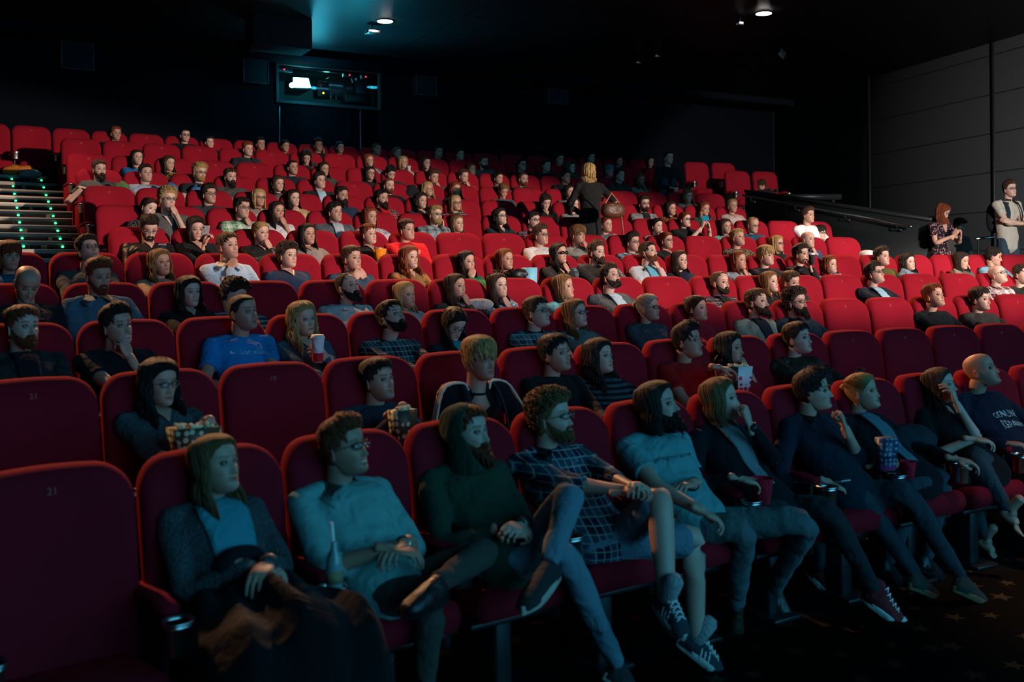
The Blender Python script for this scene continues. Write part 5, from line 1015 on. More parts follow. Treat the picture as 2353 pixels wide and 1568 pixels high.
# ------------------------------------------------------------------ the hall
def structure(name, m, mat, smooth=False, **k):
    o = ob(name, m, mat, smooth=smooth, **k); o['kind'] = 'structure'; return o
def carpet():
    m, nt, p, N, L = newmat('star_carpet'); tc = node(nt, 'ShaderNodeTexCoord'); O = tc.outputs['Object']
    vo = node(nt, 'ShaderNodeTexVoronoi', voronoi_dimensions='2D', I={'Vector': O, 'Scale': 3.6, 'Randomness': .75})
    sub = node(nt, 'ShaderNodeVectorMath', operation='SUBTRACT'); sc = node(nt, 'ShaderNodeVectorMath', operation='SCALE'); L.new(O, sc.inputs[0]); sc.inputs[3].default_value = 1.0
    L.new(sc.outputs[0], sub.inputs[0]); L.new(vo.outputs['Position'], sub.inputs[1]); sx = node(nt, 'ShaderNodeSeparateXYZ', I={0: sub.outputs[0]})
    cs = node(nt, 'ShaderNodeSeparateColor', I={0: vo.outputs['Color']})
    an = mth(nt, 'ADD', mth(nt, 'ARCTAN2', sx.outputs[1], sx.outputs[0]), mth(nt, 'MULTIPLY', cs.outputs[0], 6.28))
    b = pi/5; am = mth(nt, 'ABSOLUTE', mth(nt, 'SUBTRACT', mth(nt, 'FLOORED_MODULO', an, 2*b), b))
    am = mth(nt, 'SUBTRACT', b, am)
    rr = mth(nt, 'SQRT', mth(nt, 'ADD', mth(nt, 'MULTIPLY', sx.outputs[0], sx.outputs[0]), mth(nt, 'MULTIPLY', sx.outputs[1], sx.outputs[1]))); k = .40
    Rs = mth(nt, 'ADD', .050, mth(nt, 'MULTIPLY', cs.outputs[1], .025))
    lhs = mth(nt, 'MULTIPLY', rr, mth(nt, 'ADD', mth(nt, 'MULTIPLY', mth(nt, 'COSINE', am), k*math.sin(b)), mth(nt, 'MULTIPLY', mth(nt, 'SINE', am), 1-k*math.cos(b))))
    st = mth(nt, 'LESS_THAN', lhs, mth(nt, 'MULTIPLY', Rs, k*math.sin(b)))
    no = node(nt, 'ShaderNodeTexNoise', I={'Vector': O, 'Scale': 90.0, 'Detail': 4.0})
    bs = mixc(nt, no.outputs[0], (.012, .011, .011), (.035, .030, .026)); sc_ = mixc(nt, no.outputs[0], (.16, .12, .07), (.30, .24, .15))
    L.new(mixc(nt, st, bs, sc_), p.inputs['Base Color']); p.inputs['Roughness'].default_value = 1; p.inputs['Specular IOR Level'].default_value = .1
    bp = node(nt, 'ShaderNodeBump', I={'Height': no.outputs[0], 'Strength': .6, 'Distance': .004}); L.new(bp.outputs[0], p.inputs['Normal']); return m
CARPET = carpet()
AL, AR = -.30, .42
def slab(a0, a1, r0, r1, z, zb, n=24):
    aa = np.linspace(a0, a1, n); P = []
    q = [(r0, z), (r1, z), (r1, zb), (r0, zb)]
    V = np.array([[polar(rr, a, zz) for rr, zz in q] for a in aa]); return cap_grid(V)
fm = M(); fm.add(slab(AL, AR, 24.0, RHO[1]-.80, FZ[0]-.0, -.4))
for r in range(2, 13):
    a1 = AR if r <= 5 or r >= 11 else .17
    fm.add(slab(AL, a1, RHO[r-1]-.80, (RHO[r]-.80) if r < 12 else RHO[11]+1.6, FZ[r-1], -.4 if r < 11 else FZ[r-1]-.5))
fm.add(slab(.165, AR, RHO[5]-.80, 48, 1.16, .4))
structure('floor', fm, CARPET)
# walls
MW = simple('black_wall_fabric', (.0045, .006, .009), .95, 0, .3, 60, .3, .02)
YB = 18.75; WLX, WRX = -9., 24.
def WY(px, py, y=YB):
    r = ray(px, py); return np.array([0, 0, CZ])+r*(y/r[1])
p0, p1, p2, p3 = WY(640, 238), WY(868, 240), WY(868, 168), WY(640, 152); zlo, zhi = (p0[2]+p1[2])/2, (p2[2]+p3[2])/2; xl, xr = p0[0], p1[0]
CE = 6.02
wm = M()
for cx0, cx1, z0, z1 in ((WLX, xl, -.4, CE), (xr, WRX, -.4, CE), (xl, xr, -.4, zlo), (xl, xr, zhi, CE)):
    wm.add(box(((cx0+cx1)/2, YB+.1, (z0+z1)/2), (cx1-cx0, .2, z1-z0)))
structure('wall_back', wm, MW)
# projection booth behind the port
bt = M()
for c, s in ((((xl+xr)/2, YB+2.4, (zlo+zhi)/2), (xr-xl+1.6, .1, zhi-zlo+1.4)), (((xl+xr)/2, YB+1.3, zlo-.45), (xr-xl+1.6, 2.2, .1)), (((xl+xr)/2, YB+1.3, zhi+.5), (xr-xl+1.6, 2.2, .1)), ((xl-.8, YB+1.3, (zlo+zhi)/2), (.1, 2.2, zhi-zlo+1.2)), ((xr+.8, YB+1.3, (zlo+zhi)/2), (.1, 2.2, zhi-zlo+1.2))): bt.add(box(c, s))
structure('wall_booth', bt, simple('booth_paint', (.12, .26, .27), .8))
def simple_thing(name, label, cat, group=None): o = empty(name); return tag(o, label, cat, group)
MFR = simple('speaker_frame', (.03, .036, .04), .6)
wf = M()
for c, s in (((xl-.03, YB-.01, (zlo+zhi)/2), (.06, .08, zhi-zlo+.12)), ((xr+.03, YB-.01, (zlo+zhi)/2), (.06, .08, zhi-zlo+.12)), (((xl+xr)/2, YB-.01, zlo-.03), (xr-xl, .08, .06)), (((xl+xr)/2, YB-.01, zhi+.03), (xr-xl, .08, .06))): wf.add(box(c, s, .008))
fr = structure('window_1', wf, MFR)
gl = structure('window_2', M().add(box(((xl+xr)/2, YB+.02, (zlo+zhi)/2), (xr-xl, .01, zhi-zlo))), MAT['lens'])
MCY = emis('projector_light', (.25, .95, 1.0), 14); MCY2 = emis('port_glow', (.02, .55, .7), 1.5)
def slabxz(ptsxz, y, t=.04):
    P = np.array([[(x, y, z) for x, z in ptsxz], [(x, y+t, z) for x, z in ptsxz]]); V, Q, T = cap_grid(P); return V, Q, T
def WP(px, py, y=YB+.35): v = WY(px, py, y); return (v[0], v[2])
pr = simple_thing('film_projector', 'glowing digital projector shining behind the booth window', 'projector')
ob('screen_panel', M().add(slabxz([WP(675, 200), WP(675, 178), WP(708, 180), WP(714, 201)], YB+.35)), MCY, pr, smooth=False)
ob('lens_flare_tube', M().add(ell((WP(669, 197)[0], YB+.30, WP(669, 197)[1]), (.05, .05, .05))), MCY, pr); bpy.data.objects['lens_flare_tube'].name = 'lamp'  # glowing ball standing in for lens flare beside the panel, no separate lamp
ob('housing', M().add(box((WP(696, 190)[0], YB+.75, WP(690, 190)[1]), (.34, .7, .26), .03)), MAT['darkmetal'], pr)
ob('projector_stand', M().add(box((WP(690, 190)[0], YB+.8, zlo-.10), (.12, .2, .35), .02)), MAT['black'], pr)
p35 = simple_thing('reel_projector', 'dark bulky film projector with reel wheels, right side of booth window', 'projector')
for q, w, h, y in (((785, 205), .62, .42, .75), ((740, 208), .30, .34, .8), ((830, 210), .30, .55, .6), ((815, 228), .5, .2, .5)):
    x, z = WP(*q, YB+y); ob('housing', M().add(box((x, YB+y, z), (w, .3, h), .03)), MAT['black'], p35)
for q, rad in (((767, 225), .075), ((828, 210), .045), ((829, 232), .05), ((836, 228), .04)):
    x, z = WP(*q, YB+.4); t = np.linspace(0, 2*pi, 25)[:-1]; ob('reel', M().add(cap_grid([np.stack([x+r_*np.cos(t), np.full(24, YB+y_), z+r_*np.sin(t)], -1) for r_, y_ in ((rad*.7, .42), (rad, .41), (rad, .38), (rad*.72, .38))], False)), MAT['darkmetal'], p35)
x, z = WP(745, 213, YB+.3); ob('indicator', M().add(ell((x, YB+.35, z), (.018,)*3, 10, 6)), emis('yellow_led', (1, .85, 0), 4), p35)
MRED = emis('red_led', (1, .03, .08), 4)
for i, (q, lb, w) in enumerate((((655, 160), 'lit equipment rail hung at top left of booth window', .30), ((805, 173), 'dark fitting with red light, top middle of booth window', .26), ((842, 177), 'dark fitting with red light, top right of booth window', .20))):
    x, z = WP(*q, YB+.3); t = simple_thing('rail_fitting', lb, 'fitting', 'fittings inside the booth'); ob('box', M().add(box((x, YB+.36, z), (w, .12, .09), .01)), MAT['darkmetal'] if i == 0 else MAT['black'], t); ob('indicator', M().add(ell((x-.02, YB+.28, z), (.014,)*3, 10, 6)), MRED, t)
x, z = WP(812, 178, YB+.3); tag(ob('pale_hose', M().add(tube([(x-.07, YB+.4, z+.08), (x-.02, YB+.38, z+.02), (x+.02, YB+.4, z-.08)], [.012]*3, 8)), MAT['white']), 'short pale hose hanging in the booth window', 'hose')
tag(ob('glowing_strip', M().add(box((WY(672, 140)[0], YB-.02, WY(672, 140)[2]), (.16, .04, .025), .008)), MCY2), 'small bright cyan strip above the booth window', 'light')  # strip emits its own cyan glow and reflects nothing
# speakers on the back wall
for i, (cx, cy, w, h, lb) in enumerate(((175, 128, 60, 74, 'dark framed wall speaker, far left'), (580, 163, 50, 65, 'dark framed wall speaker just left of booth window'), (968, 194, 44, 58, 'dark framed wall speaker right of booth window'), (1268, 215, 46, 56, 'dark framed wall speaker above the middle seats'))):
    c = WY(cx, cy); d_ = c[1]*math.cos(TH)+c[0]*math.sin(TH); ww, hh = w*d_/F*1.12, h*d_/F; t = tag(empty('wall_speaker', (c[0], YB-.13, c[2])), lb+' on the back wall', 'speaker', 'surround speakers')
    ob('cabinet', M().add(box((0, 0, 0), (ww, .26, hh), .01)), simple('speaker_black%d' % i, (.007, .009, .012), .9), t)
    f = M()
    for sx_ in (-1, 1): f.add(box((sx_*ww/2, -.13, 0), (.018, .02, hh), .004)); f.add(box((0, -.13, sx_*hh/2), (ww, .02, .018), .004))
    ob('grille_frame', f, MFR, t)
# vertical trims on the back wall
for i, px in enumerate((641, 827)):
    a, b = WY(px, 245), WY(px, 335); structure('trim_%d' % (i+1), M().add(box((a[0], YB-.02, (a[2]+b[2])/2-.2), (.03, .03, a[2]-b[2]+.4), .005)), MAT['darkmetal'])
# right wall (splayed)
WA, WB = np.array([18.08-.195*18.25, .5]), np.array([18.08+.195*3.3, 22.05]); wdir = (WB-WA)/np.linalg.norm(WB-WA); wn = np.array([wdir[1], -wdir[0]])
def wallmat():
    m, nt, p, N, L = newmat('grey_wall_panels'); tc = node(nt, 'ShaderNodeTexCoord'); sx = node(nt, 'ShaderNodeSeparateXYZ', I={0: tc.outputs['Object']}); no = node(nt, 'ShaderNodeTexNoise', I={'Vector': tc.outputs['Object'], 'Scale': 120.0, 'Detail': 3.0})
    fr_ = mth(nt, 'FLOORED_MODULO', mth(nt, 'SUBTRACT', sx.outputs[2], 3.63), .72); ln = mth(nt, 'LESS_THAN', mth(nt, 'ABSOLUTE', mth(nt, 'SUBTRACT', fr_, .36)), .350)
    b1 = mixc(nt, no.outputs[0], (.060, .062, .066), (.095, .098, .104)); L.new(mixc(nt, ln, (.02, .02, .022), b1), p.inputs['Base Color']); p.inputs['Roughness'].default_value = .95; p.inputs['Specular IOR Level'].default_value = .15
    bp = node(nt, 'ShaderNodeBump', I={'Height': mth(nt, 'ADD', mth(nt, 'MULTIPLY', ln, 2.), mth(nt, 'MULTIPLY', no.outputs[0], .3)), 'Strength': .5, 'Distance': .012}); L.new(bp.outputs[0], p.inputs['Normal']); return m
def wallbox(s0, s1, z0, z1, off, th):
    P = []
    for z in (z0, z1):
        q = []
        for s_, o_ in ((s0, off), (s1, off), (s1, off+th), (s0, off+th)): xy = WA+wdir*s_+wn*o_; q.append((xy[0], xy[1], z))
        P.append(q)
    return cap_grid_flat(np.array(P))
LW = np.linalg.norm(WB-WA); structure('wall_right', M().add(wallbox(0, LW, -.4, CE, 0, .25)), wallmat())
def wall_s(px):
    r = ray(px, 600)[:2]; A_ = np.array([[r[0], -wdir[0]], [r[1], -wdir[1]]]); t = np.linalg.solve(A_, WA); return t[1]
for i, px in enumerate((1780, 2000, 2285)):
    s_ = wall_s(px); structure('trim_%d' % (i+3), M().add(wallbox(s_-.035, s_+.035, -.4, CE, -.02, .03)), MAT['black'])
# ceiling
def ceilmat():
    m, nt, p, N, L = newmat('dark_ceiling_tiles'); tc = node(nt, 'ShaderNodeTexCoord'); sx = node(nt, 'ShaderNodeSeparateXYZ', I={0: tc.outputs['Object']}); no = node(nt, 'ShaderNodeTexNoise', I={'Vector': tc.outputs['Object'], 'Scale': 3.0})
    l1_ = mth(nt, 'LESS_THAN', mth(nt, 'FLOORED_MODULO', sx.outputs[1], 1.2), .025); l2_ = mth(nt, 'LESS_THAN', mth(nt, 'FLOORED_MODULO', mth(nt, 'ADD', sx.outputs[0], mth(nt, 'MULTIPLY', sx.outputs[1], .0)), 2.4), .02); ln = mth(nt, 'MAXIMUM', l1_, l2_)
    L.new(mixc(nt, ln, mixc(nt, no.outputs[0], (.016, .018, .022), (.026, .029, .034)), (.004, .004, .005)), p.inputs['Base Color']); p.inputs['Roughness'].default_value = .45; p.inputs['Specular IOR Level'].default_value = .3; return m
structure('ceiling', M().add(box(((WLX+WRX)/2, 10, CE+.1), (WRX-WLX, 24, .2))), ceilmat())
structure('trim_6', M().add(box(((WLX+WRX)/2, YB-.45, CE-.07), (WRX-WLX, .9, .14), .01)), MW)
def cp(px, py, z=CE):
    return G(px, py, z)
for i, (px, py, lb) in enumerate(((885, 48, 'round white ceiling downlight, nearer the booth window'), (1755, 30, 'round white ceiling downlight on the right'))):
    c = cp(px, py); t = tag(empty('downlight', c), lb, 'downlight', 'ceiling downlights'); th = np.linspace(0, 2*pi, 33)[:-1]
    ring = lambda r_, z_: np.stack([r_*np.cos(th), r_*np.sin(th), np.full(32, z_)], -1)
    ob('rim', M().add(cap_grid([ring(.125, -.012), ring(.155, -.012), ring(.16, 0), ring(.125, 0)], False)), MAT['darkmetal'], t)
    ob('bulb', M().add(cap_grid([ring(.125, -.010), ring(.09, -.020), ring(.02, -.026)])), emis('lamp_white%d' % i, (1, .93, .85), 22), t)
for i, (px, py, s_, lb) in enumerate(((856, 70, .16, 'small bracket lamp by the left downlight'), (1700, 50, .08, 'tiny cyan glint fitting left of right downlight'), (1510, 124, .07, 'tiny glint fitting, upper of the middle pair'), (1467, 139, .07, 'tiny glint fitting, lower of the middle pair'))):
    c = cp(px, py+4, CE-.12); t = tag(empty('ceiling_fitting', c), lb+' on the ceiling', 'fitting', 'small ceiling fittings'); ob('body', M().add(box((0, 0, 0), (s_*1.4, s_, .06), .01)), MAT['chrome'], t); ob('stem', M().add(tube([(0, 0, 0), (0, 0, .12)], [.012]*2, 8)), MAT['black'], t)
c = cp(1797, 124, CE-.4); tag(ob('ceiling_sensor', M().add(xf(box((0, 0, 0), (.14, .03, .14), .006), rot('Y', .6))), MAT['darkmetal'], loc=c), 'tilted grey square plate near the right corner', 'sensor')
c = cp(640, 84, CE-.28); tag(ob('hanging_speaker', M().add(box((0, 0, 0), (.95, .6, .5), .02)), simple('matte_black_box', (.006, .006, .007), .9), loc=c+np.array([0, 0, .03])), 'large black box hung under the ceiling, left of downlight', 'speaker')
# ------------------------------------------------------------------ aisle stairs with green lights
st_ = tag(empty('aisle_stairs'), 'carpeted aisle stairs with pale nosings and green lights, left side', 'stairs')
MN = simple('nosing_strip', (.40, .33, .27), .7, 0, .3, 60)
steps = []
for r in range(8, 12):
    n = 3
    if r == 11: n = 2
    for j in range(n): f = j/n; steps.append(((RHO[r-1]-.75)*(1-f)+(RHO[r]-.75)*f, (ZT[r-1]*(1-f)+ZT[r]*f)+CZ-.85, A0[r-1]*(1-f)+A0[r]*f-.004 if r < 11 else -.1045-.004*f))
steps.append((RHO[11]-.75, ZT[11]+CZ-.85, -.107))
MG = emis('green_led', (.06, 1.0, .45), 1.7)
for i, (rh, z, ar) in enumerate(steps):
    r1 = steps[i+1][0] if i+1 < len(steps) else RHO[11]-.62
    ob('step', M().add(slab(-.25, ar+.0005+.0035*i/10, rh, r1+.05, z, z-.3, 10)), CARPET, st_, smooth=False); ob('nosing', M().add(slab(-.25, ar+.0005+.0035*i/10, rh-.012, rh+.05, z+.004, z-.045, 10)), MN, st_, smooth=False)
    f = i/(len(steps)-1)
    if i == 0: continue
    for pxl in (np.interp(f, [0, .1, 1], [60, 56, 28]), np.interp(f, [0, .1, 1], [152, 148, 96])):
        q = None; r_ = ray(pxl, 500); P, d_ = arc(pxl, 500, rh-.02); a = ang(P); l = M().add(ell(polar(rh-.02, a, z-.062), (.017, .012, .014), 10, 6)); ob('step_light', l, MG, st_)
# side ends of the terraces beside the stairs
# ------------------------------------------------------------------ parapet, handrails
PA, PB = K(1712, 440, 18.2), K(2138, 505, 14.3); 
pm = M(); dirp = (PB-PA)[:2]; dirp /= np.linalg.norm(dirp); pn = np.array([dirp[1], -dirp[0]])
def prism(A, B, n_, th, zb):
    q = []
    for P, zb_ in ((A, zb[0]), (B, zb[1])):
        q.append([(P[0], P[1], P[2]), (P[0]+n_[0]*th, P[1]+n_[1]*th, P[2]), (P[0]+n_[0]*th, P[1]+n_[1]*th, zb_), (P[0], P[1], zb_)])
    return cap_grid_flat(np.array(q))
pt = tag(empty('parapet'), 'black sloping parapet wall along the right entrance', 'parapet'); sgn = -1 if (PA[:2]@pn) > 0 and False else 1
MP = simple('black_panel', (.007, .008, .008), .55, 0, .1, 40); nrm = pn if (pn@np.array([1, 0])) > 0 else -pn
ob('panel', M().add(prism(PA, PB, nrm, .14, (1.0, .8))), MP, pt, smooth=False)
ob('top_rail', M().add(prism(PA+np.array([-nrm[0]*.02, -nrm[1]*.02, .03]), PB+np.array([-nrm[0]*.02, -nrm[1]*.02, .03]), nrm, .18, (PA[2]-.02, PB[2]-.02))), MAT['black'], pt, smooth=False)
hr = tag(empty('handrail'), 'long polished metal handrail sloping along the black parapet', 'handrail')
o3 = np.array([-nrm[0]*.09, -nrm[1]*.09, 0]); 
def onp(px, py):
    r = ray(px, py); A_ = np.array([[r[0], -dirp[0]], [r[1], -dirp[1]]]); t = np.linalg.solve(A_, PA[:2]); return np.array([0, 0, CZ])+r*t[0]
H0, H1 = onp(1716, 449)+o3, onp(2104, 521)+o3; ob('rail', M().add(tube([H0, (H0+H1)/2, H1], [.019]*3, 12)), MAT['chrome'], hr)
for f in (.06, .36, .66, .93):
    c = H0+(H1-H0)*f; ob('bracket', M().add(tube([c, c+np.array([0, 0, -.07]), c-o3*.9+np.array([0, 0, -.09])], [.011]*3, 8)).add(ell(c-o3*.93+np.array([0, 0, -.09]), (.03, .03, .03), 10, 6)), MAT['black'], hr)
hr2 = tag(empty('handrail'), 'short metal handrail beside the standing white polo shirt', 'handrail'); h0, h1 = K(2243, 549, 14.6), K(2296, 544, 14.6); ob('rail', M().add(tube([h0, h1], [.02]*2, 12)), MAT['chrome'], hr2)
for f in (.1, .75): c = h0+(h1-h0)*f; ob('post', M().add(tube([c, (c[0], c[1], 1.16)], [.014]*2, 8)), MAT['black'], hr2)
bar = tag(empty('barrier'), 'dark low barrier slab behind the parapet by the grey wall', 'barrier'); b0, b1 = K(1792, 446, 19.4), K(1934, 446, 18.8)
ob('slab', M().add(prism(b0, b1, np.array([.3, .95]), .3, (b0[2]-.10, b1[2]-.10))), MAT['black'], bar, smooth=False)
for f in (.05, .93): c = b0+(b1-b0)*f; ob('post', M().add(box((c[0]+.05, c[1]+.15, (c[2]+1.16)/2), (.06, .06, c[2]-1.16), .01)), MAT['black'], bar)
# ------------------------------------------------------------------ things people hold or left behind
def wpt(info, v): return np.array(info['root'].matrix_world if False else Matrix.Translation(info['root'].location) @ Matrix.Rotation(-info['a'], 4, 'Z')) @ np.array([*v, 1.])
def W(info, v):
    c, s = math.cos(-info['a']), math.sin(-info['a']); l = info['root'].location; return np.array([c*v[0]-s*v[1]+l[0], s*v[0]+c*v[1]+l[1], v[2]+l[2]])
def cupthing(name, label, c, h, r, col, lid=None, tilt=(0, 0), straw=False, stripe=None):
    t = tag(empty(name, c), label, 'cup'); t.rotation_euler = (tilt[0], tilt[1], 0); th = np.linspace(0, 2*pi, 25)[:-1]
    rg = lambda r_, z_: np.stack([r_*np.cos(th), r_*np.sin(th), np.full(24, z_)], -1)
    ob('cup_body', M().add(cap_grid([rg(r*.72, -h/2), rg(r*.99, h/2-.004), rg(r*1.04, h/2), rg(r*.97, h/2-.002), rg(r*.9, h/2-.02)])), MAT['plain'], t, col)
    if stripe: ob('band', M().add(cap_grid([rg(r*.76, -h/2+.005), rg(r*.86, -h*.1)], False)), MAT['plain'], t, stripe)
    if lid: ob('lid', M().add(cap_grid([rg(r*1.06, h/2-.004), rg(r*1.08, h/2+.006), rg(r*.95, h/2+.012), rg(r*.9, h/2+.022), rg(r*.5, h/2+.02)])), MAT['rubber'], t)
    if straw: ob('straw', M().add(tube([(0, 0, 0), (.01, 0, h/2+.1)], [.004]*2, 8)), MAT['white'], t)
    return t
def boxthing(name, label, cat, c, s, mat, rz=0, rx=0, col=None, taper=.8):
    t = tag(empty(name, c), label, cat); t.rotation_euler = (rx, 0, rz); w, d, h = s; P = []
    for k, z in ((taper, -h/2), (1, h/2)): P.append([(-w/2*k, -d/2*k, z), (w/2*k, -d/2*k, z), (w/2*k, d/2*k, z), (-w/2*k, d/2*k, z)])
    ob('carton', M().add(cap_grid_flat(np.array(P))), mat, t, col, smooth=False); return t
def popcorn(t, w, d, z, n=46):
    m = M(); r = np.random.default_rng(3)
    for i in range(n): m.add(ell((r.uniform(-w, w), r.uniform(-d, d), z+r.uniform(-.01, .014)), r.uniform(.007, .012, 3), 7, 5))
    o = ob('popcorn', m, simple('popcorn', (.75, .62, .38), .8), t); o['kind'] = 'stuff'
def phone(label, c, rz, rx, col=(.02, .02, .02), case=None, glow=None):
    t = tag(empty('smartphone', c), label, 'phone', ); t.rotation_euler = (rx, 0, rz); ob('case', M().add(box((0, 0, 0), (.072, .009, .145), .004)), MAT['plain'], t, case or col)
    ob('display', M().add(box((0, .0052, 0), (.062, .001, .128))), glow or MAT['black'], t, smooth=False); ob('camera_lens', M().add(box((-.022, -.006, .055), (.014, .003, .014), .001)), MAT['black'], t); return t
GL = emis('phone_glow', (.45, .75, 1), 2.5)
def hands_mid(i): return (i['arms'][-1]['wt']+i['arms'][1]['wt'])/2
P_ = NM[(4, 62)]; phone('smartphone lighting the bowed face in the fourth row', W(P_, hands_mid(P_)+np.array([0, -.04, .06])), -P_['a'], .9, glow=GL)
P_ = NM[(6, 342)]; phone('grey smartphone held by the black leather jacket, sixth row', W(P_, hands_mid(P_)+np.array([.01, -.03, .10])), -P_['a'], .6, (.25, .22, .2), glow=GL)
P_ = NM[(6, 450)]; phone('grey smartphone held up by the black jumper, sixth row', W(P_, P_['arms'][1]['wt']+np.array([.0, -.02, .11])), -P_['a'], .5, (.25, .22, .2), glow=GL)
P_ = NM[(7, 1574)]; phone('blue cased smartphone raised to take a picture, seventh row', W(P_, hands_mid(P_)+np.array([0, -.01, .14])), -P_['a']+.3, .1, case=(.01, .16, .26)).rotation_euler[1] = pi/2
P_ = NM[(11, 704)]; phone('dark smartphone raised before the hooded face, eleventh row', W(P_, hands_mid(P_)+np.array([0, -.01, .10])), -P_['a'], .2, glow=GL)
P_ = NM[(0, 2166)]; phone('dark smartphone held by the floral dress', W(P_, hands_mid(P_)+np.array([0, -.03, .08])), -P_['a'], .7, glow=GL)
P_ = NM[(9, 1580)]; phone('red smartphone held before the cream top, ninth row', W(P_, P_['H']+np.array([.13, -.25, -.15])), -P_['a'], .4, (.5, .02, .04))
P_ = NM[(3, 1042)]; phone('lit smartphone on the lap of the dark jacket, third row', W(P_, P_['pel']+np.array([.05, -.30, .20])), -P_['a'], 1.1, glow=GL)
P_ = NM[(3, 695)]; A_ = P_['arms'][1]; cupthing('paper_cup', 'tall white paper cup with lid and red base, third row', W(P_, A_['wt']+np.array([-.075, -.045, .05])), .15, .042, (.72, .74, .74), True, stripe=(.6, .02, .03))
P_ = NM[(11, 926)]; cupthing('plastic_cup', 'clear pale plastic cup held up in the eleventh row', W(P_, P_['arms'][1]['wt']+np.array([-.06, -.05, .05])), .12, .038, (.5, .45, .42))
P_ = NM[(5, 1840)]; cupthing('dark_cup', 'dark tumbler lifted by the black shirt, fifth row', W(P_, P_['arms'][1]['wt']+np.array([-.03, -.06, .09])), .12, .036, (.03, .025, .03), True)
def dotmat(name, base, dot, scale, bands=None):
    m, nt, p, N, L = newmat(name); tc = node(nt, 'ShaderNodeTexCoord'); vo = node(nt, 'ShaderNodeTexVoronoi', I={'Vector': tc.outputs['Object'], 'Scale': scale, 'Randomness': .35}); c = mixc(nt, mth(nt, 'LESS_THAN', vo.outputs['Distance'], .42), base, dot)
    if bands:
        sx = node(nt, 'ShaderNodeSeparateXYZ', I={0: tc.outputs['Object']}); c = mixc(nt, mth(nt, 'LESS_THAN', mth(nt, 'ABSOLUTE', mth(nt, 'ADD', sx.outputs[0], bands[0])), bands[1]), c, (.02, .015, .015))
    L.new(c, p.inputs['Base Color']); p.inputs['Roughness'].default_value = .5; return m
MPOP = dotmat('popcorn_carton', (.62, .66, .66), (.55, .02, .06), 26, (.05, .035)); MPOP2 = dotmat('popcorn_carton_dark', (.05, .045, .02), (.5, .55, .35), 30)
P_ = NM[(2, 366)]; c = W(P_, P_['loc'](K(445, 1010, P_['d']-.34))+np.array([0, 0, 0])); t = boxthing('popcorn_bucket', 'wide patterned popcorn bucket on the dark teal cardigan lap', 'popcorn', c, (.20, .15, .11), MPOP2, -P_['a']); popcorn(t, .07, .05, .055)
P_ = NM[(2, 868)]; c = K(925, 975, P_['d']-.36); t = boxthing('popcorn_box', 'patterned popcorn box under a hand, second row left half', 'popcorn', c, (.13, .09, .15), MPOP2, -P_['a']+.2); popcorn(t, .04, .025, .075, 24)
P_ = NM[(2, 1676)]; c = K(1692, 870, P_['d']-.38); t = boxthing('popcorn_box', 'white popcorn box with red berries between the red tees', 'popcorn', c, (.19, .10, .16), MPOP, -P_['a']-.2); popcorn(t, .07, .03, .08, 30)
P_ = NM[(6, 847)]; boxthing('snack_packet', 'orange snack packet held by the olive leather jacket', 'packet', K(873, 584, P_['d']-.25), (.13, .06, .11), MAT['plain'], -P_['a']+.2, col=(.75, .22, .01), taper=.7)
P_ = NM[(5, 1160)]; boxthing('paper_bag', 'pale blue paper bag standing in the fifth row', 'bag', K(1217, 640, P_['d']-.05), (.13, .09, .22), simple('blue_paper', (.18, .50, .62), .6), -P_['a'], col=None, taper=.92)
# front row objects
c = K(1750, 1128, 5.0); cupthing('popcorn_tub', 'red and white tub between blazer and printed tee, front row', c, .13, .058, (.58, .01, .03), stripe=None)
c = K(2086, 1080, 5.6); cupthing('red_cup', 'small red cup by the patterned popcorn box, front row', c, .10, .045, (.6, .01, .04))
MB = dotmat('popcorn_carton_navy', (.02, .03, .09), (.20, .30, .38), 34)
boxthing('popcorn_box', 'tall navy and pink popcorn box held upright, front row', 'popcorn', K(2036, 1043, 5.55), (.11, .07, .18), MB, -.2, .1)
ob('pink_band', M().add(box((0, 0, -.075), (.096, .062, .02))), MAT['plain'], bpy.data.objects[[o.name for o in bpy.data.objects if o.get('label', '').startswith('tall navy and pink')][0]], (.35, .02, .14), smooth=False)
phone('pale smartphone lying on the armrest next to dark blue shirt', K(1922, 1108, 5.45), 0, 1.3, (.35, .45, .48), case=(.4, .5, .52))
b = tag(empty('drink_bottle', K(768, 1310, 3.62)), 'small bottle with a pale straw in the cup holder, front row', 'bottle')
ob('bottle_body', M().add(tube([(0, 0, -.07), (0, 0, 0), (0, 0, .04), (0, 0, .075), (0, 0, .10)], [.030, .031, .028, .013, .012], 16)), simple('bottle_glass', (.20, .30, .30), .15), b)
ob('label_band', M().add(tube([(0, 0, -.045), (0, 0, .0)], [.0325]*2, 16, round_=False)), MAT['plain'], b, (.32, .22, .12)); ob('straw', M().add(tube([(0, 0, .05), (-.008, 0, .17)], [.007]*2, 8)), MAT['white'], b)
# coat over the lap of the first person
P_ = NM[(1, 496)]; L0 = P_['pel']; n1, n2 = 40, 46; ss = np.linspace(0, 1, n1); uu = np.linspace(-1, 1, n2); grid = []
for s_ in ss:
    y = np.interp(s_, [0, .15, .42, .52, .62, 1], [L0[1]-.02, L0[1]-.12, L0[1]-.42, L0[1]-.52, L0[1]-.57, L0[1]-.66]); z = np.interp(s_, [0, .15, .42, .52, .62, 1], [.77, .755, .76, .70, .55, .06]); w = np.interp(s_, [0, .4, 1], [.24, .30, .34])
    grid.append([(u*w, y-.02*math.sin(u*9+s_*3)*s_+.10*abs(u)**3, max(z-.20*abs(u)**3.2*(1-.5*s_)+.03*math.cos(u*8)*(s_ < .6)+.02*math.sin(u*14+s_*9)*(1-s_), .03)) for u in uu])
grid = np.array(grid); bk = grid+np.array([0, .02, -.03]); ring = np.concatenate([grid, bk[:, ::-1]], 1)
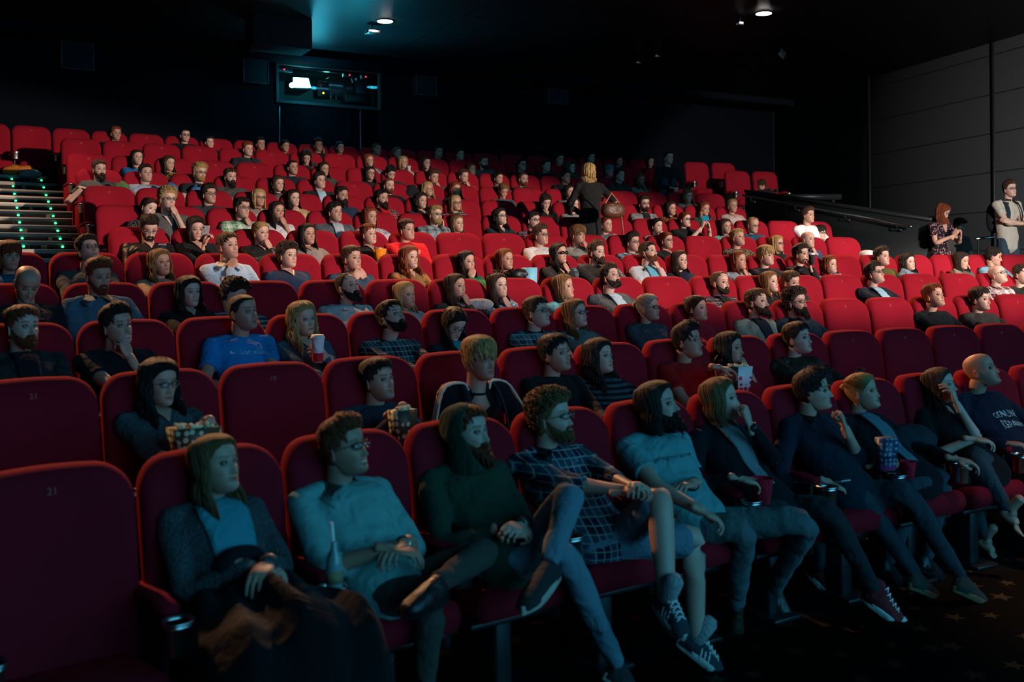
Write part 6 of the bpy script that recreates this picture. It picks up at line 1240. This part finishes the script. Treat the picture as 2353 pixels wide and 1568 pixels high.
co = ob('draped_coat', M().add(cap_grid(ring)), MAT['plain'], col=(.0035, .004, .005)); co.location = P_['root'].location; co.rotation_euler = (0, 0, -P_['a']); tag(co, 'black coat draped over the lap of the front left person', 'coat'); co['alt'] = (.1, .1, .1)
# padded coat behind the black jumper, fifth row
P_ = NM[(5, 1370)]; N_ = np.array([P_['nb'][0], -.115, P_['nb'][2]]); m = M(); m.add(tube([N_+np.array([-.02, 0, -.42]), N_+np.array([-.02, 0, -.2]), N_+np.array([0, .02, -.05]), N_+np.array([0, .04, .03])], [(.32, .10), (.34, .10), (.31, .09), (.22, .06)], 26, up=(0, -1, .01), e=.8))
for sg in (-1, 1): m.add(tube([N_+np.array([sg*.25, .0, -.05]), N_+np.array([sg*.34, -.04, -.15]), N_+np.array([sg*.36, -.07, -.34])], [.085, .088, .075], 14))
pc = ob('padded_coat', m, MAT['puffer'], col=s2l('4a5458'), mods=(('R', .014), ('S', 3))); pc.location = P_['root'].location; pc.rotation_euler = (0, 0, -P_['a']); tag(pc, 'grey quilted coat hung over a fifth row seat back', 'coat'); pc['alt'] = (.1, .1, .1)
# left-behind bags
def bag(label, c, s, col, cat='bag', name='bag', seed=1):
    V, Q, T = ell((0, 0, 0), s, 26, 18, e=.85); V = V*(1+.12*np.sin(V[:, :1]*30+seed)*np.cos(V[:, 2:]*26)); o = ob(name, M().add((V, Q, T)), MAT['leather' if name == 'handbag' else 'plain'], col=col); o.location = c; o['alt'] = (.1, .1, .1); tag(o, label, cat); return o
bag('orange jacket lying at the top of the stairs', polar(RHO[11]-.60, -.1105, ZT[11]+CZ-.78), (.24, .14, .10), (.55, .16, .02), 'jacket', 'crumpled_jacket')
bag('pale grey bag under the orange jacket on the stairs', polar(RHO[11]-.82, -.1085, ZT[11]+CZ-.83), (.16, .10, .07), (.30, .27, .27), 'bag', 'cloth_bag', 4)
bag('crumpled white bag by the last sixth row seat', K(1993, 585, 13.2), (.11, .09, .06), (.62, .58, .54), 'bag', 'plastic_bag', 2)
P_ = NM[(9, 982)]; bag('black fluffy bag behind the eighth row seats', K(946, 445, P_['d']), (.13, .1, .12), (.01, .01, .012), 'bag', 'fluffy_bag', 5)
P_ = NM[(5, 1160)]; bag('black handbag beside the brown top, fifth row', K(1194, 630, P_['d']-.08), (.10, .07, .055), (.012, .012, .014), 'bag', 'handbag', 6)
P_ = NM[(3, 1144)] if (3, 1144) in NM else NM[(4, 1144)]; bag('grey folded jacket between two fourth row people', K(1098, 700, P_['d']-.18), (.16, .09, .05), (.34, .33, .33), 'jacket', 'folded_jacket', 7)
P_ = NM[(1, 2160)]; bag('dark folded coat on the seat beside the black tee, front row', K(2080, 1015, P_['d']-.25), (.20, .14, .10), (.02, .026, .036), 'coat', 'folded_coat', 8)
c = K(1408, 462, 12.7); hb = tag(empty('shoulder_bag', c), 'brown leather shoulder bag held by the standing black top', 'bag'); ob('pouch', M().add(ell((0, 0, -.12), (.17, .09, .10), 20, 12, e=.7)), MAT['leather'], hb, (.10, .035, .015)); ob('strap', M().add(tube([(-.12, 0, -.04), (-.02, 0, .10), (.10, 0, -.02), (.14, 0, -.25), (.16, 0, -.42)], [.011]*5, 8)), MAT['leather'], hb, (.28, .08, .03))
# worn extras
def child(info, name, m, mat, col=None): o = ob(name, m, MAT[mat], info['root'], col); o['alt'] = (.1, .1, .1); return o
P_ = NM[(5, 1490)]; nb = P_['nb']; child(P_, 'headphones', M().add(tube(spl([nb+np.array(v) for v in ((-.085, -.05, -.01), (-.09, .03, .02), (0, .085, .03), (.09, .03, .02), (.085, -.05, -.01))], 14), [.011]*14, 8)).add(ell(nb+np.array([-.072, -.085, -.03]), (.036, .022, .038))).add(ell(nb+np.array([.072, -.085, -.03]), (.036, .022, .038))), 'black')
P_ = NM[(2, 1102)]
for sg in (-1, 1):
    S_, E_ = P_['S'][sg], P_['arms'][sg]['e']; m = M()
    for k_ in (-1, 0, 1):
        pts = [P_['nb']+np.array([sg*.07, -.01+.018*k_, .0]), (P_['nb']+S_)/2+np.array([sg*.01, -.012+.019*k_, .057]), S_+np.array([sg*.035, -.012+.02*k_, .048]), (S_+E_)/2+np.array([sg*.062, -.012+.02*k_, .0]), E_+np.array([sg*.052, -.01+.02*k_, 0])]
        m.add(tube(spl(pts, 14), [.0065]*14, 6))
    child(P_, 'sleeve_stripes', m, 'plain', (.62, .52, .42))
for i_, P_ in ((0, NM[(2, 1102)]), (1, NM[(0, 2320)])):
    for sg in (-1, 1):
        nb = P_['nb']; S_ = P_['S'][sg]; pts = [nb+np.array([sg*.10, .09, -.02]), nb+np.array([sg*.105, .0, .022]), nb+np.array([sg*.11, -.085, -.05]), nb+np.array([sg*.115, -.135, -.16]), nb+np.array([sg*.12, -.13, -.28])]
        child(P_, 'backpack_strap', M().add(tube(spl(pts, 14), [(.022, .007)]*14, 10, up=(sg, -.6, .3))), 'plain', (.02, .03, .045))
    child(P_, 'backpack', M().add(ell(P_['nb']+np.array([0, .20 if i_ else .14, -.22]), (.15, .10 if i_ else .05, .22), 20, 14, e=.7)), 'plain', (.015, .018, .022))
def ring_on(info, sg, name, mat, f=.97, r=.031, w=.006):
    A = info['arms'][sg]; a, b_ = A['e'], A['wt']; u = (b_-a)/np.linalg.norm(b_-a); c = a+(b_-a)*f; child(info, name, M().add(tube([c-u*w, c+u*w], [r, r], 16, round_=False)), mat)
ring_on(NM[(1, 790)], 1, 'wristwatch', 'chrome'); ring_on(NM[(1, 1512)], 1, 'bracelet', 'black', .88, .035, .003); ring_on(NM[(1, 1656)], 1, 'wristwatch', 'black', .9, .031, .012); ring_on(NM[(2, 1676)], 1, 'wristwatch', 'chrome', .93); ring_on(NM[(1, 1075)], 1, 'wristwatch', 'chrome', .97, .037)
P_ = NM[(10, 1300)]; nb = P_['nb']; child(P_, 'zip', M().add(tube([nb+np.array([-.05, -.09, -.03]), nb+np.array([-.055, -.135, -.12]), nb+np.array([-.05, -.14, -.28])], [.007]*3, 6)), 'white')
P_ = NM[(1, 1512)]; printed(P_, 'BARTKOVIANA', .036, .02, 0, (.05, .10, .11)); printed(P_, '( o  o )', .05, -.28, .02, (.05, .10, .11))
P_ = NM[(1, 2254)]; printed(P_, 'GENUINE', .066, -.02, .01, (.40, .46, .48)); printed(P_, 'REPAIRS', .066, -.17, .01, (.40, .46, .48))
P_ = NM[(4, 799)]; printed(P_, '31N½', .030, .12, -.07, (.02, .04, .08))
P_ = NM[(3, 558)]; printed(P_, '~4  GOO  BE', .040, .10, .0, (.25, .55, .62)); 
P_ = NM[(1, 496)]; TPm = P_['pel']+(P_['nb']-P_['pel'])*.42; child(P_, 'black_panel', M().add(ell(TPm+np.array([0, -.075, -.01]), (.100, .055, .115), 20, 14, e=.7)), 'plain', (.008, .008, .012))
# raised knees seen between the seats of far rows
for key, q, cl, lb in (((5, 2086), (2073, 625), '6d8494', ''), ((5, 2209), (2190, 625), '77705f', ''), ((9, 228), (284, 424), '4a6a38', ''), ((9, 335), (395, 426), '2f5f8c', ''), ((9, 459), (447, 428), '2f5f8c', '')):
    P_ = NM[key]; kn = P_['loc'](K(q[0], q[1], P_['d']-.22)); child(P_, 'knee_of_trousers', M().add(tube(spl([P_['pel'], (P_['pel']+kn)/2+np.array([0, 0, .01]), kn+np.array([0, 0, -.02]), kn+np.array([.03, -.06, -.25])], 12), [.085, .083, .08, .075, .072, .07, .068, .066, .064, .06, .058, .055], 14)), 'denim', s2l(cl)).name = 'trouser_leg'
# ------------------------------------------------------------------ light
def area(name, loc, tgt, sx, sy, col, en, spread=None):
    l = bpy.data.lights.new(name, 'AREA'); l.shape = 'RECTANGLE'; l.size = sx; l.size_y = sy; l.color = col; l.energy = en
    if spread: l.spread = spread
    o = bpy.data.objects.new(name, l); C.objects.link(o); o.location = loc; o.rotation_euler = (Vector(tgt)-Vector(loc)).to_track_quat('-Z', 'Y').to_euler(); return o
def spot(name, loc, tgt, deg, blend, col, en, rad=.15):
    l = bpy.data.lights.new(name, 'SPOT'); l.spot_size = R(deg); l.spot_blend = blend; l.color = col; l.energy = en; l.shadow_soft_size = rad
    o = bpy.data.objects.new(name, l); C.objects.link(o); o.location = loc; o.rotation_euler = (Vector(tgt)-Vector(loc)).to_track_quat('-Z', 'Y').to_euler(); return o
area('screen_light', (7.5, -7.0, 4.2), (5, 8, 1.5), 14, 6, (.085, .56, .95), 880)
sp = spot('stage_spot', (12.5, -9.0, 4.6), (4.4, 13.4, 2.38), 42, .30, (1, .82, .68), 21000, .22); sp.scale = (1, .27, 1); sp.rotation_euler = (sp.rotation_euler.to_matrix() @ Matrix.Rotation(R(-12), 3, 'Z')).to_euler()
sp = spot('wall_fill_spot', (3.0, -8.0, 4.6), (17.9, 13.2, 3.9), 30, .22, (1, .93, .86), 15500, .3); sp.scale = (1, .60, 1); sp.rotation_euler = (sp.rotation_euler.to_matrix() @ Matrix.Rotation(R(15), 3, 'Z')).to_euler()  # added fill aimed at the right wall, no known fixture
for i, (x, y, e_, t_) in enumerate(((-1.0, 11.6, 1900, (1.4, 3.2, 0)), (4.6, 11.8, 1900, (4.6, 3.5, 0)), (10.2, 11.6, 1700, (8, 2.5, 0)))): spot('house_light', (x, y, CE-.12), t_, 80, .8, (1, .50, .24), e_, .10)
spot('house_light', (7.2, 1.9, CE-.12), (6.9, 2.3, 0), 52, .6, (1, .62, .36), 420, .10)
spot('house_light', (.4, 13.8, CE-.12), (.4, 13.6, 0), 75, .8, (1, .70, .50), 420, .10)  # added fill over the stairs to brighten the nosings, no known fixture
spot('ceiling_fill', (xl+.7, YB-2.0, CE-1.25), (xl+.9, YB-3.4, CE+.3), 150, 1, (.03, .55, .80), 90, .1)  # added lamp, no fixture here; imitates projector spill on the ceiling
for nm, p_, e_, c_ in (('booth_light', ((xl+xr)/2+.3, YB+1.0, zhi+.2), 34, (.10, .75, .8)), ('booth_light', (xl+.45, YB+.25, (zlo+zhi)/2+.1), 5, (.05, .65, .9)), ('wall_glow_fill', (xl+.5, YB-.7, (zlo+zhi)/2-.1), 26, (.03, .5, .75))):  # last entry is an added lamp outside the window, for teal glow on the wall
    l = bpy.data.lights.new(nm, 'POINT'); l.energy = e_; l.color = c_; l.shadow_soft_size = .15; o = bpy.data.objects.new(nm, l); C.objects.link(o); o.location = p_
w = bpy.data.worlds.new('world'); bpy.context.scene.world = w; w.use_nodes = True; w.node_tree.nodes['Background'].inputs[0].default_value = (.03, .06, .10, 1); w.node_tree.nodes['Background'].inputs[1].default_value = .06
sc = bpy.context.scene; sc.view_settings.view_transform = 'Standard'; sc.view_settings.look = 'None'; sc.view_settings.gamma = 1; sc.view_settings.exposure = 0
